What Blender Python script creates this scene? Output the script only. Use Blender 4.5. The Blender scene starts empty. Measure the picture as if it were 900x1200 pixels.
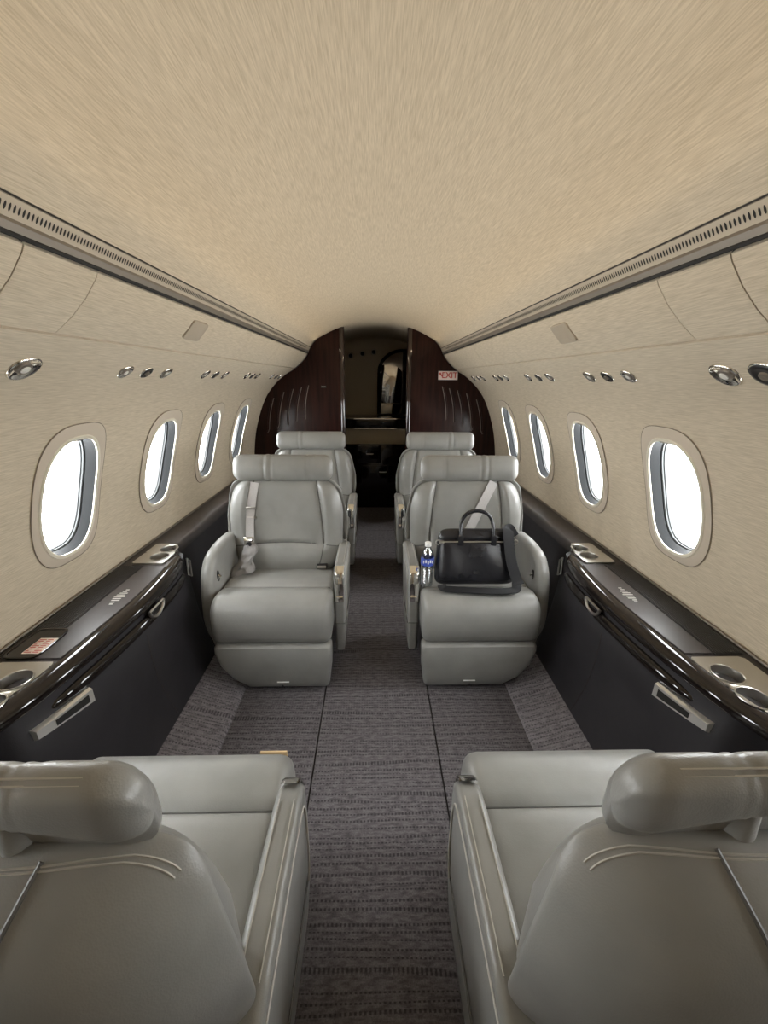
import bpy, bmesh, math, random
from mathutils import Vector, Matrix
random.seed(7)
S = bpy.context.scene
COL = S.collection

# ------------------------------------------------------------------ camera
FPX = 475.0
EYE = Vector((-0.012, 0.0, 1.35))
PITCH, YAW, ROLL = math.radians(18.07), math.radians(1.45), math.radians(0.5)
cd = bpy.data.cameras.new('camera')
cam = bpy.data.objects.new('camera', cd)
COL.objects.link(cam)
cd.sensor_fit = 'HORIZONTAL'
cd.sensor_width = 36.0
cd.lens = 36.0 * FPX / 900.0
cd.clip_start = 0.02
fw = Vector((math.sin(YAW) * math.cos(PITCH), math.cos(YAW) * math.cos(PITCH), -math.sin(PITCH)))
rt = Vector((math.cos(YAW), -math.sin(YAW), 0))
dn = fw.cross(rt)
rt2 = rt * math.cos(ROLL) - dn * math.sin(ROLL)
dn2 = dn * math.cos(ROLL) + rt * math.sin(ROLL)
mw = Matrix((rt2, -dn2, -fw)).transposed().to_4x4()
mw.translation = EYE
cam.matrix_world = mw
S.camera = cam

# ------------------------------------------------------------------ world, light, exposure
world = bpy.data.worlds.new('daylight')
S.world = world
world.use_nodes = True
nt = world.node_tree
bg = nt.nodes['Background']
bg.inputs['Color'].default_value = (0.97, 0.985, 1.0, 1)
bg.inputs['Strength'].default_value = 9.0
S.view_settings.view_transform = 'Standard'
S.view_settings.look = 'None'
S.view_settings.gamma = 1.0
S.view_settings.use_curve_mapping = False
S.view_settings.exposure = 1.6
S.cycles.use_denoising = True
S.cycles.max_bounces = 14
S.cycles.diffuse_bounces = 8
S.cycles.glossy_bounces = 5
S.cycles.transparent_max_bounces = 12
S.cycles.sample_clamp_indirect = 8.0

WIN_Y = [1.313, 1.90, 2.48, 3.055, 0.725, 0.14]


def area_light(name, loc, direction, sx, sy, energy, color, portal=False):
    ld = bpy.data.lights.new(name, 'AREA')
    ld.shape = 'RECTANGLE'
    ld.size, ld.size_y = sx, sy
    ld.energy, ld.color = energy, color
    o = bpy.data.objects.new(name, ld)
    COL.objects.link(o)
    o.location = loc
    o.rotation_euler = Vector(direction).to_track_quat('-Z', 'Y').to_euler()
    if portal:
        ld.cycles.is_portal = True
    return o


for sgn in (-1, 1):
    for y in WIN_Y:
        area_light('window_daylight', (sgn * 1.16, y, 1.0), (-sgn, 0, 0.0), 0.34, 0.46, 10, (1, 1, 1), True)

# warm LED wash strips tucked behind the lip of the overhead rails, shining across the ceiling
for sgn in (-1, 1):
    o = area_light('ceiling_wash_strip', (sgn * 0.522, 1.25, 1.607), (-sgn * 0.93, 0, 0.36), 4.6, 0.012, 0.85, (1.0, 0.80, 0.53))
    o.data.spread = math.radians(110)
    z = Vector((sgn * 0.93, 0, -0.36)).normalized()
    x = Vector((0, 1, 0))
    o.rotation_euler = Matrix((x, z.cross(x), z)).transposed().to_euler()


# ------------------------------------------------------------------ materials
def srgb(r, g, b):
    f = lambda c: ((c / 255 + 0.055) / 1.055) ** 2.4 if c > 10 else c / 255 / 12.92
    return (f(r), f(g), f(b), 1)


def mat(name, color, rough=0.5, metal=0.0, coat=0.0, spec=0.5):
    m = bpy.data.materials.new(name)
    m.use_nodes = True
    b = m.node_tree.nodes['Principled BSDF']
    b.inputs['Base Color'].default_value = color if len(color) == 4 else (*color, 1)
    b.inputs['Roughness'].default_value = rough
    b.inputs['Metallic'].default_value = metal
    b.inputs['Coat Weight'].default_value = coat
    b.inputs['Coat Roughness'].default_value = 0.06
    b.inputs['Specular IOR Level'].default_value = spec
    return m


def noise_color(m, scale, c0, c1, detail=4, p0=0.35, p1=0.65, bump=0.0, bump_dist=0.001):
    n, l = m.node_tree.nodes, m.node_tree.links
    tc = n.new('ShaderNodeTexCoord')
    mp = n.new('ShaderNodeMapping')
    mp.inputs['Scale'].default_value = scale
    tx = n.new('ShaderNodeTexNoise')
    tx.inputs['Scale'].default_value = 1.0
    tx.inputs['Detail'].default_value = detail
    cr = n.new('ShaderNodeValToRGB')
    cr.color_ramp.elements[0].position, cr.color_ramp.elements[1].position = p0, p1
    cr.color_ramp.elements[0].color = (*c0[:3], 1)
    cr.color_ramp.elements[1].color = (*c1[:3], 1)
    l.new(tc.outputs['Object'], mp.inputs['Vector'])
    l.new(mp.outputs['Vector'], tx.inputs['Vector'])
    l.new(tx.outputs['Fac'], cr.inputs['Fac'])
    l.new(cr.outputs['Color'], n['Principled BSDF'].inputs['Base Color'])
    if bump:
        bp = n.new('ShaderNodeBump')
        bp.inputs['Strength'].default_value = bump
        bp.inputs['Distance'].default_value = bump_dist
        l.new(tx.outputs['Fac'], bp.inputs['Height'])
        l.new(bp.outputs['Normal'], n['Principled BSDF'].inputs['Normal'])
    return cr


M = {}
M['fabric'] = mat('woven_beige_fabric', (0.5, 0.45, 0.36), 0.85, spec=0.2)
noise_color(M['fabric'], (520, 22, 520), (0.52, 0.442, 0.328), (0.68, 0.590, 0.458), 4, 0.33, 0.67, 0.2, 0.0008)
M['surround'] = mat('plain_beige_panel', (0.60, 0.52, 0.42), 0.6, spec=0.3)
M['cream'] = mat('cream_window_bezel', (0.75, 0.70, 0.58), 0.35)
M['joint'] = mat('panel_joint', (0.22, 0.185, 0.14), 0.7)
M['speaker'] = mat('tan_speaker_cover', (0.44, 0.375, 0.29), 0.7, spec=0.2)
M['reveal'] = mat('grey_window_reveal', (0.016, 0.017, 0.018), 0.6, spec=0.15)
M['gasket'] = mat('pale_window_gasket', (0.06, 0.064, 0.066), 0.5)
M['flute_glint'] = mat('flute_edge_highlight', (0.30, 0.26, 0.23), 0.3, 0.8)  # paler metal tone that paints in the reflections along the flutes
M['leather'] = mat('grey_leather', (0.33, 0.325, 0.30), 0.34, spec=0.5)


def leather_nodes(m, c0, c1, r0, bump):
    n, l = m.node_tree.nodes, m.node_tree.links
    noise_color(m, (9, 9, 9), c0, c1, 3)
    tc = n.new('ShaderNodeTexCoord')
    v = n.new('ShaderNodeTexVoronoi')
    v.inputs['Scale'].default_value = 420
    n2 = n.new('ShaderNodeTexNoise')
    n2.inputs['Scale'].default_value = 14
    n2.inputs['Detail'].default_value = 3
    mx = n.new('ShaderNodeMath')
    mx.operation = 'MULTIPLY_ADD'
    mx.inputs[1].default_value = 0.10
    bp = n.new('ShaderNodeBump')
    bp.inputs['Strength'].default_value = bump
    bp.inputs['Distance'].default_value = 0.004
    l.new(tc.outputs['Object'], v.inputs['Vector'])
    l.new(tc.outputs['Object'], n2.inputs['Vector'])
    l.new(v.outputs['Distance'], mx.inputs[0])
    l.new(n2.outputs['Fac'], mx.inputs[2])
    l.new(mx.outputs[0], bp.inputs['Height'])
    l.new(bp.outputs['Normal'], n['Principled BSDF'].inputs['Normal'])


leather_nodes(M['leather'], (0.230, 0.228, 0.216), (0.268, 0.264, 0.249), 0.4, 0.35)
M['seam'] = mat('leather_seam', (0.10, 0.097, 0.09), 0.6)
M['stitch'] = mat('pale_stitching', (0.42, 0.40, 0.36), 0.6)
M['dark_leather'] = mat('charcoal_leather', (0.022, 0.020, 0.023), 0.5)
leather_nodes(M['dark_leather'], (0.020, 0.018, 0.021), (0.026, 0.024, 0.027), 0.5, 0.25)
M['brown_leather'] = mat('dark_brown_leather', (0.05, 0.042, 0.04), 0.45)
M['gloss'] = mat('lacquered_black_brown_wood', (0.010, 0.007, 0.006), 0.08, coat=0.25, spec=0.4)
M['mahogany'] = mat('lacquered_mahogany', (0.02, 0.006, 0.005), 0.28, coat=0.0, spec=0.22)
noise_color(M['mahogany'], (40, 40, 3), (0.012, 0.004, 0.004), (0.032, 0.011, 0.008), 4)
M['lacquer'] = mat('polished_mahogany_edge', (0.02, 0.007, 0.006), 0.05, coat=1.0)
M['chrome'] = mat('polished_chrome', (0.82, 0.80, 0.76), 0.08, 1.0)
M['brushed'] = mat('brushed_nickel', (0.62, 0.60, 0.56), 0.28, 1.0)
M['rail'] = mat('bronze_rail_metal', (0.24, 0.21, 0.175), 0.45, 0.5)
M['strip'] = mat('tan_perforated_metal', (0.52, 0.45, 0.35), 0.5, 0.15)
M['satin'] = mat('satin_nickel', (0.75, 0.74, 0.71), 0.35, 0.7)
M['hole'] = mat('dark_opening', (0.012, 0.011, 0.010), 0.7)
M['black'] = mat('black_plastic', (0.012, 0.012, 0.013), 0.4)
M['ribbed'] = mat('black_ribbed_insert', (0.025, 0.024, 0.025), 0.45)
M['white'] = mat('white_print', (0.8, 0.8, 0.78), 0.5)
M['signwhite'] = mat('white_sign_face', (0.80, 0.68, 0.62), 0.4)
M['red'] = mat('red_print', (0.50, 0.06, 0.05), 0.5)
M['belt'] = mat('grey_webbing', (0.42, 0.40, 0.39), 0.6)
noise_color(M['belt'], (300, 300, 900), (0.38, 0.365, 0.355), (0.48, 0.46, 0.45), 2)
M['pouch'] = mat('grey_cloth_pouch', (0.23, 0.22, 0.215), 0.5)
M['bag'] = mat('black_bag_leather', (0.013, 0.013, 0.016), 0.24)
leather_nodes(M['bag'], (0.012, 0.012, 0.015), (0.017, 0.017, 0.020), 0.3, 0.5)
M['strap'] = mat('black_strap_webbing', (0.008, 0.008, 0.010), 0.7)
M['label'] = mat('blue_bottle_label', (0.05, 0.09, 0.42), 0.4)
M['paper'] = mat('tan_paper', (0.62, 0.45, 0.25), 0.6)
M['tanwall'] = mat('tan_panel', (0.50, 0.43, 0.32), 0.6)
M['mirror'] = mat('smoked_mirror', (0.55, 0.52, 0.48), 0.02, 1.0)
M['lens'] = mat('light_lens', (0.75, 0.73, 0.68), 0.12)
# clear pane and bottle plastic: light passes straight through, faint gloss on top
for nm, tint, mixf in (('pane', (0.97, 0.98, 0.98, 1), 0.05), ('plastic', (0.74, 0.79, 0.82, 1), 0.26)):
    m = bpy.data.materials.new('clear_' + nm)
    m.use_nodes = True
    n, l = m.node_tree.nodes, m.node_tree.links
    n.remove(n['Principled BSDF'])
    tr = n.new('ShaderNodeBsdfTransparent')
    tr.inputs['Color'].default_value = tint
    gl = n.new('ShaderNodeBsdfGlossy')
    gl.inputs['Roughness'].default_value = 0.03
    lw = n.new('ShaderNodeLayerWeight')
    pw = n.new('ShaderNodeMath')
    pw.operation = 'POWER'
    pw.inputs[1].default_value = 4.0
    fr = n.new('ShaderNodeMath')
    fr.operation = 'MULTIPLY_ADD'
    fr.inputs[1].default_value = 0.5
    fr.inputs[2].default_value = mixf
    l.new(lw.outputs['Facing'], pw.inputs[0])
    l.new(pw.outputs[0], fr.inputs[0])
    mx = n.new('ShaderNodeMixShader')
    l.new(fr.outputs[0], mx.inputs[0])
    l.new(tr.outputs[0], mx.inputs[1])
    l.new(gl.outputs[0], mx.inputs[2])
    l.new(mx.outputs[0], n['Material Output'].inputs['Surface'])
    M[nm] = m


def carpet(name, c0, c1, c2, flip=False):
    m = mat(name, c0, 0.95, spec=0.1)
    n, l = m.node_tree.nodes, m.node_tree.links
    tc = n.new('ShaderNodeTexCoord')

    def nz(scale, detail):
        mp = n.new('ShaderNodeMapping')
        mp.inputs['Scale'].default_value = scale
        t = n.new('ShaderNodeTexNoise')
        t.inputs['Scale'].default_value = 1
        t.inputs['Detail'].default_value = detail
        l.new(tc.outputs['Object'], mp.inputs['Vector'])
        l.new(mp.outputs['Vector'], t.inputs['Vector'])
        return t
    rows = nz((38.0, 120, 38), 4)            # cross rows
    fleck = nz((300, 300, 300), 2)
    a = n.new('ShaderNodeValToRGB')
    a.color_ramp.elements[0].position, a.color_ramp.elements[1].position = 0.36, 0.60
    a.color_ramp.elements[0].color, a.color_ramp.elements[1].color = (*c0, 1), (*c1, 1)
    l.new(rows.outputs['Fac'], a.inputs['Fac'])
    b = n.new('ShaderNodeMix')
    b.data_type = 'RGBA'
    # thin dark rows broken into short dashes
    sx = n.new('ShaderNodeSeparateXYZ')
    l.new(tc.outputs['Object'], sx.inputs[0])
    wob = nz((0.8, 14, 1), 2)
    wm = n.new('ShaderNodeMath')
    wm.operation = 'MULTIPLY'
    wm.inputs[1].default_value = 22.0
    l.new(wob.outputs['Fac'], wm.inputs[0])
    ym = n.new('ShaderNodeMath')
    ym.operation = 'MULTIPLY_ADD'
    ym.inputs[1].default_value = 300.0
    l.new(sx.outputs['Y'], ym.inputs[0])
    l.new(wm.outputs[0], ym.inputs[2])
    ys_ = n.new('ShaderNodeMath')
    ys_.operation = 'SINE'
    l.new(ym.outputs[0], ys_.inputs[0])
    lr = n.new('ShaderNodeMapRange')
    lr.inputs['From Min'].default_value, lr.inputs['From Max'].default_value = 0.55, 0.8
    l.new(ys_.outputs[0], lr.inputs['Value'])
    mu = n.new('ShaderNodeMath')
    mu.operation = 'MULTIPLY'
    mu.inputs[1].default_value = 560.0
    l.new(sx.outputs['X'], mu.inputs[0])
    si = n.new('ShaderNodeMath')
    si.operation = 'SINE'
    l.new(mu.outputs[0], si.inputs[0])
    dr = n.new('ShaderNodeMapRange')
    dr.inputs['From Min'].default_value, dr.inputs['From Max'].default_value = -0.3, 0.4
    dr.inputs['To Min'].default_value = 0.15
    dr.inputs['To Max'].default_value = 0.8
    l.new(si.outputs[0], dr.inputs['Value'])
    pr = n.new('ShaderNodeMath')
    pr.operation = 'MULTIPLY'
    l.new(lr.outputs[0], pr.inputs[0])
    l.new(dr.outputs[0], pr.inputs[1])
    l.new(pr.outputs[0], b.inputs['Factor'])
    l.new(a.outputs['Color'], b.inputs['A'])
    b.inputs['B'].default_value = (*c2, 1)
    c = n.new('ShaderNodeMix')
    c.data_type = 'RGBA'
    c.blend_type = 'OVERLAY'
    c.inputs['Factor'].default_value = 0.55
    l.new(b.outputs['Result'], c.inputs['A'])
    l.new(fleck.outputs['Fac'], c.inputs['B'])
    l.new(c.outputs['Result'], n['Principled BSDF'].inputs['Base Color'])
    bp = n.new('ShaderNodeBump')
    bp.inputs['Strength'].default_value = 0.5
    bp.inputs['Distance'].default_value = 0.003
    l.new(rows.outputs['Fac'], bp.inputs['Height'])
    l.new(bp.outputs['Normal'], n['Principled BSDF'].inputs['Normal'])
    return m


M['carpet'] = carpet('ribbed_grey_carpet', (0.088, 0.080, 0.085), (0.155, 0.143, 0.150), (0.036, 0.032, 0.036))
M['carpet_side'] = carpet('ribbed_grey_side_carpet', (0.14, 0.128, 0.137), (0.23, 0.215, 0.226), (0.065, 0.06, 0.066))


# ------------------------------------------------------------------ mesh helpers
class MB:
    """Collects shapes and links them as one mesh object."""

    def __init__(self):
        self.v, self.f, self.m = [], [], []

    def add(self, verts, faces, mi=0):
        b = len(self.v)
        self.v += [Vector(p) for p in verts]
        self.f += [[b + i for i in f] for f in faces]
        self.m += [mi] * len(faces)
        return self

    def grid(self, rows, mi=0, close_u=False, close_v=False, cap=False):
        nr, nc = len(rows), len(rows[0])
        vs = [p for r in rows for p in r]
        fs = []
        for i in range(nr if close_u else nr - 1):
            for j in range(nc if close_v else nc - 1):
                i2, j2 = (i + 1) % nr, (j + 1) % nc
                fs.append([i * nc + j, i * nc + j2, i2 * nc + j2, i2 * nc + j])
        if cap:
            fs.append([j for j in range(nc)][::-1])
            fs.append([(nr - 1) * nc + j for j in range(nc)])
        return self.add(vs, fs, mi)

    def tube(self, pts, r, mi=0, n=8, flat=1.0, up=None, closed=False):
        pts = [Vector(p) for p in pts]
        rows = []
        prev = None
        for i, p in enumerate(pts):
            if closed:
                d = pts[(i + 1) % len(pts)] - pts[i - 1]
            else:
                d = pts[min(i + 1, len(pts) - 1)] - pts[max(i - 1, 0)]
            d.normalize()
            if up is not None:
                s = d.cross(Vector(up))
            elif prev is not None:
                s = prev - d * prev.dot(d)
            else:
                s = d.orthogonal()
            if s.length < 1e-6:
                s = d.orthogonal()
            s.normalize()
            prev = s
            t = s.cross(d).normalized()
            rr = r(i / (len(pts) - 1)) if callable(r) else r
            rows.append([p + s * rr * math.cos(2 * math.pi * k / n) + t * rr * flat * math.sin(2 * math.pi * k / n) for k in range(n)])
        return self.grid(rows, mi, close_u=closed, close_v=True, cap=not closed)

    def box(self, lo, hi, mi=0, bevel=0.0, seg=2, mtx=None):
        bm = bmesh.new()
        bmesh.ops.create_cube(bm, size=1)
        c = [(lo[i] + hi[i]) / 2 for i in range(3)]
        d = [abs(hi[i] - lo[i]) for i in range(3)]
        for v in bm.verts:
            v.co = Vector((c[0] + v.co.x * d[0], c[1] + v.co.y * d[1], c[2] + v.co.z * d[2]))
        if bevel:
            bmesh.ops.bevel(bm, geom=list(bm.edges), offset=min(bevel, min(d) * 0.49), segments=seg, affect='EDGES', profile=0.5)
        return self.from_bm(bm, mi, mtx)

    def from_bm(self, bm, mi=0, mtx=None):
        bm.verts.index_update()
        vs = [(mtx @ v.co if mtx else v.co.copy()) for v in bm.verts]
        fs = [[v.index for v in f.verts] for f in bm.faces]
        bm.free()
        return self.add(vs, fs, mi)

    def prism(self, outline, y0, y1, mi=0, bevel=0.0, axis='y', seg=2):
        """outline: list of 2D points; extruded along an axis."""
        def p3(a, b, c):
            return {'y': (a, c, b), 'x': (c, a, b), 'z': (a, b, c)}[axis]
        bm = bmesh.new()
        v0 = [bm.verts.new(p3(a, b, y0)) for a, b in outline]
        v1 = [bm.verts.new(p3(a, b, y1)) for a, b in outline]
        n = len(outline)
        f0 = bm.faces.new(v0)
        f1 = bm.faces.new(v1[::-1])
        for i in range(n):
            bm.faces.new([v0[i], v1[i], v1[(i + 1) % n], v0[(i + 1) % n]])
        bmesh.ops.recalc_face_normals(bm, faces=bm.faces)
        if bevel:
            es = [e for f in (f0, f1) for e in f.edges]
            bmesh.ops.bevel(bm, geom=list(set(es)), offset=bevel, segments=seg, affect='EDGES', profile=0.5)
        return self.from_bm(bm, mi)

    def lathe(self, prof, origin, axis, n=32, mi=0, mi_from=None):
        """prof: (radius, height along axis)."""
        axis = Vector(axis).normalized()
        s = axis.orthogonal().normalized()
        t = axis.cross(s)
        o = Vector(origin)
        rows = [[o + axis * h + (s * math.cos(2 * math.pi * k / n) + t * math.sin(2 * math.pi * k / n)) * r for k in range(n)] for r, h in prof]
        return self.grid(rows, mi, close_v=True)

    def pillow(self, fn, Tf, Tb, K=96, R=22, n_up=5.0, n_lo=5.0, pf=5.0, mi=0, tfun=None):
        """A soft two-sided panel; fn(u, v, t) -> point, u and v in -1..1."""
        def outline(th):
            c, s = math.cos(th), math.sin(th)
            n = n_up if s >= 0 else n_lo
            return (math.copysign(abs(c) ** (2 / n), c), math.copysign(abs(s) ** (2 / n), s))
        rs = [math.sin(math.pi / 2 * (1 - i / R)) for i in range(R)]
        rows_f, rows_b = [], []
        for r in rs:
            e = max(0.0, 1 - r ** pf) ** 0.5
            rf, rb = [], []
            for k in range(K):
                ou, ov = outline(2 * math.pi * (k + 0.5) / K)
                u, v = ou * r, ov * r
                ex = tfun(u, v) * e if tfun else 0.0
                rf.append(fn(u, v, Tf * e + ex))
                rb.append(fn(u, v, -Tb * e))
            rows_f.append(rf)
            rows_b.append(rb)
        rows = rows_b[::-1][:-1] + rows_f
        self.grid(rows, mi, close_v=True)
        b = len(self.v)
        n0 = b - K * len(rows)
        ctr_b = fn(0, 0, -Tb)
        ctr_f = fn(0, 0, Tf + (tfun(0, 0) if tfun else 0))
        self.v += [Vector(ctr_b), Vector(ctr_f)]
        for k in range(K):
            self.f.append([n0 + k, n0 + (k + 1) % K, b])
            self.m.append(mi)
            self.f.append([b - K + (k + 1) % K, b - K + k, b + 1])
            self.m.append(mi)
        return self

    def xsweep(self, prof, lim, r, nx=24, mi=0, notch=()):
        """A closed (y, z) profile swept along x with softly rounded ends. lim(y, z) -> (x0, x1)."""
        P = [Vector((a, b)) for a, b in prof]
        n = len(P)
        area = sum(P[i].x * P[(i + 1) % n].y - P[(i + 1) % n].x * P[i].y for i in range(n))
        sg = 1 if area > 0 else -1
        N = []
        for i in range(n):
            d = (P[(i + 1) % n] - P[i - 1]).normalized()
            N.append(Vector((-d.y, d.x)) * sg)       # inward
        st = []
        q = 6
        for i in range(q + 1):
            st.append(('a', i / q))
        for i in range(1, nx):
            st.append(('m', i / nx))
        for i in range(q + 1):
            st.append(('b', 1 - i / q))
        rows = []
        for kind, t in st:
            row = []
            for i in range(n):
                x0, x1 = lim(P[i].x, P[i].y)
                if kind == 'm':
                    x, ins = x0 + r + (x1 - x0 - 2 * r) * t, 0.0
                else:
                    ang = t * math.pi / 2
                    off = r * (1 - math.sin(ang)) if True else 0
                    x = x0 + r * (1 - math.cos(ang)) if kind == 'a' else x1 - r * (1 - math.cos(ang))
                    ins = off
                for (xc, wd, dp) in notch:
                    ins += dp * math.exp(-((x - xc) / wd) ** 2)
                p = P[i] + N[i] * ins
                row.append((x, p.x, p.y))
            rows.append(row)
        return self.grid(rows, mi, close_v=True, cap=True)

    def build(self, name, mats, parent=None, smooth=True, angle=40, flip=None):
        if not isinstance(mats, (list, tuple)):
            mats = [mats]
        vs = self.v if flip is None else [Vector((p.x * flip, p.y, p.z)) for p in self.v]
        me = bpy.data.meshes.new(name)
        me.from_pydata([tuple(p) for p in vs], [], self.f)
        for m in mats:
            me.materials.append(m)
        me.polygons.foreach_set('material_index', self.m)
        bm = bmesh.new()
        bm.from_mesh(me)
        bmesh.ops.remove_doubles(bm, verts=bm.verts, dist=1e-6)
        bmesh.ops.recalc_face_normals(bm, faces=bm.faces)
        bm.to_mesh(me)
        bm.free()
        if smooth:
            me.shade_smooth()
            me.set_sharp_from_angle(angle=math.radians(angle))
        o = bpy.data.objects.new(name, me)
        COL.objects.link(o)
        if parent:
            o.parent = parent
        return o


def tag(o, label, cat, group=None):
    o['label'], o['category'] = label, cat
    if group:
        o['group'] = group
    return o


def thing(name, label, cat, loc=(0, 0, 0), rz=0, group=None):
    o = bpy.data.objects.new(name, None)
    o.empty_display_size = 0.1
    COL.objects.link(o)
    o.location = loc
    o.rotation_euler = (0, 0, rz)
    return tag(o, label, cat, group)


def structure(o):
    o['kind'] = 'structure'
    return o


def lerp(a, b, t):
    return a + (b - a) * t


def smooth(a, b, x):
    t = min(1, max(0, (x - a) / (b - a)))
    return t * t * (3 - 2 * t)


def interp(tab, x):
    if x <= tab[0][0]:
        return tab[0][1]
    for (a, fa), (b, fb) in zip(tab, tab[1:]):
        if x <= b:
            return lerp(fa, fb, (x - a) / (b - a))
    return tab[-1][1]


def spline(pts, per=8):
    """Catmull-Rom through points."""
    P = [Vector(p) for p in pts]
    P = [P[0] * 2 - P[1]] + P + [P[-1] * 2 - P[-2]]
    out = []
    for i in range(1, len(P) - 2):
        a, b, c, d = P[i - 1:i + 3]
        for k in range(per):
            t = k / per
            out.append(0.5 * ((2 * b) + (c - a) * t + (2 * a - 5 * b + 4 * c - d) * t * t + (3 * b - a - 3 * c + d) * t ** 3))
    out.append(P[-2])
    return out


def text_mesh(name, body, size, material, parent, loc, rot, width=None):
    cu = bpy.data.curves.new(name + '_curve', 'FONT')
    cu.body = body
    cu.size = size
    cu.align_x = cu.align_y = 'CENTER'
    cu.extrude = 0.0006
    cu.offset = size * 0.012
    t = bpy.data.objects.new(name + '_tmp', cu)
    COL.objects.link(t)
    dg = bpy.context.evaluated_depsgraph_get()
    me = bpy.data.meshes.new_from_object(t.evaluated_get(dg))
    bpy.data.objects.remove(t)
    bpy.data.curves.remove(cu)
    me.materials.clear()
    me.materials.append(material)
    me.name = name
    o = bpy.data.objects.new(name, me)
    COL.objects.link(o)
    o.parent = parent
    o.location, o.rotation_euler = loc, rot
    if width:
        o.scale.x = width
    return o


# ------------------------------------------------------------------ cabin shell
Y0, Y1 = -1.15, 3.62
WALL = spline([(1.082, 0.50), (1.078, 0.62), (1.069, 0.73), (1.048, 0.87), (1.014, 1.00), (0.954, 1.155), (0.872, 1.285), (0.765, 1.378), (0.68, 1.432)], 6)
PANEL = [(0.676, 1.4365), (0.635, 1.468), (0.600, 1.502), (0.572, 1.538), (0.5665, 1.549)]
CEIL = [(0.545, 1.592), (0.525, 1.625), (0.49, 1.672), (0.43, 1.72), (0.35, 1.762), (0.265, 1.79), (0.14, 1.815), (0.0, 1.823)]


def wall_at(z):
    """x and inward normal of the side wall at height z (positive side)."""
    for a, b in zip(WALL, WALL[1:]):
        if a.y <= z <= b.y:
            t = (z - a.y) / (b.y - a.y)
            d = (b - a).normalized()
            return lerp(a.x, b.x, t), Vector((-d.y, 0, d.x)), Vector((d.x, 0, d.y))
    return WALL[-1].x, Vector((-1, 0, 0)), Vector((0, 0, 1))


WC_Z = 0.977
WX, WN, WU = wall_at(WC_Z)         # window centre, inward normal, up along the wall
HALF_W, HALF_H = 0.132, 0.213


def oval(hw, hh, n=64, p=2.6, shift=0):
    out = []
    for k in range(n):
        th = 2 * math.pi * (k + 0.5) / n
        c, s = math.cos(th), math.sin(th)
        out.append((hw * math.copysign(abs(c) ** (2 / p), c), hh * math.copysign(abs(s) ** (2 / p), s) + shift))
    return out


ARC = [0.0]
for p_, q_ in zip(WALL, WALL[1:]):
    ARC.append(ARC[-1] + (q_ - p_).length)


def arc_at(z):
    for k, (p_, q_) in enumerate(zip(WALL, WALL[1:])):
        if p_.y <= z <= q_.y:
            return lerp(ARC[k], ARC[k + 1], (z - p_.y) / (q_.y - p_.y))


def on_wall(sa):
    for k in range(len(WALL) - 1):
        if sa <= ARC[k + 1] or k == len(WALL) - 2:
            t = (sa - ARC[k]) / (ARC[k + 1] - ARC[k])
            return WALL[k].lerp(WALL[k + 1], t)


def wp(sgn, yc, a, b, d):
    """point in a window's own frame: a along y, b up the wall, d inward; follows the wall's curve."""
    sa = arc_at(WC_Z) + b
    p = on_wall(sa)
    tg = (on_wall(sa + 0.02) - on_wall(sa - 0.02)).normalized()
    n = Vector((-tg.y, tg.x))
    q = p + n * d
    return Vector((q.x * sgn, yc + a, q.y))


def make_wall(sgn, name):
    ys = [Y0 + (Y1 - Y0) * i / 60 for i in range(61)]
    mb = MB()
    inner = [[Vector((p.x * sgn, y, p.y)) for p in WALL] for y in ys]
    outer = []
    for y in ys:
        row = []
        for i, p in enumerate(WALL):
            d = (WALL[min(i + 1, len(WALL) - 1)] - WALL[max(i - 1, 0)]).normalized()
            q = p + Vector((d.y, -d.x)) * 0.075
            row.append(Vector((q.x * sgn, y, q.y)))
        outer.append(row)
    loops = [inn + out[::-1] for inn, out in zip(inner, outer)]
    mb.grid(loops, 0, close_v=True, cap=True)
    o = mb.build(name, M['fabric'])
    cut = MB()
    for yc in WIN_Y:
        prof = oval(HALF_W, HALF_H)
        cut.grid([[wp(sgn, yc, a, b, 0.06) for a, b in prof], [wp(sgn, yc, a, b, -0.2) for a, b in prof]], 0, close_v=True, cap=True)
    co = cut.build('cutter', M['surround'])
    md = o.modifiers.new('cut', 'BOOLEAN')
    md.operation, md.solver, md.object = 'DIFFERENCE', 'EXACT', co
    dg = bpy.context.evaluated_depsgraph_get()
    me = bpy.data.meshes.new_from_object(o.evaluated_get(dg))
    o.modifiers.clear()
    o.data = me
    me.materials.clear()
    me.materials.append(M['fabric'])
    me.polygons.foreach_set('material_index', [0] * len(me.polygons))
    me.shade_smooth()
    me.set_sharp_from_angle(angle=math.radians(35))
    bpy.data.objects.remove(co)
    return structure(o)


make_wall(-1, 'wall_left')
make_wall(1, 'wall_right')


def dip(y):
    return 0.035 * smooth(3.05, 3.6, y)


cm = MB()
half = spline(CEIL, 5)
full = [Vector((-p.x, p.y)) for p in half] + [p for p in half[::-1][1:]]
rows, rows2 = [], []
for i in range(61):
    y = lerp(Y0, 4.95, i / 60)
    k = dip(y)
    rows.append([Vector((p.x, y, p.y - k * smooth(1.6, 1.75, p.y))) for p in full])
    rows2.append([Vector((p.x * 1.05, y, p.y + 0.06)) for p in full])
loops = [a + b[::-1] for a, b in zip(rows, rows2)]
cm.grid(loops, 0, close_v=True, cap=True)
structure(cm.build('ceiling', M['fabric']))

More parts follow.
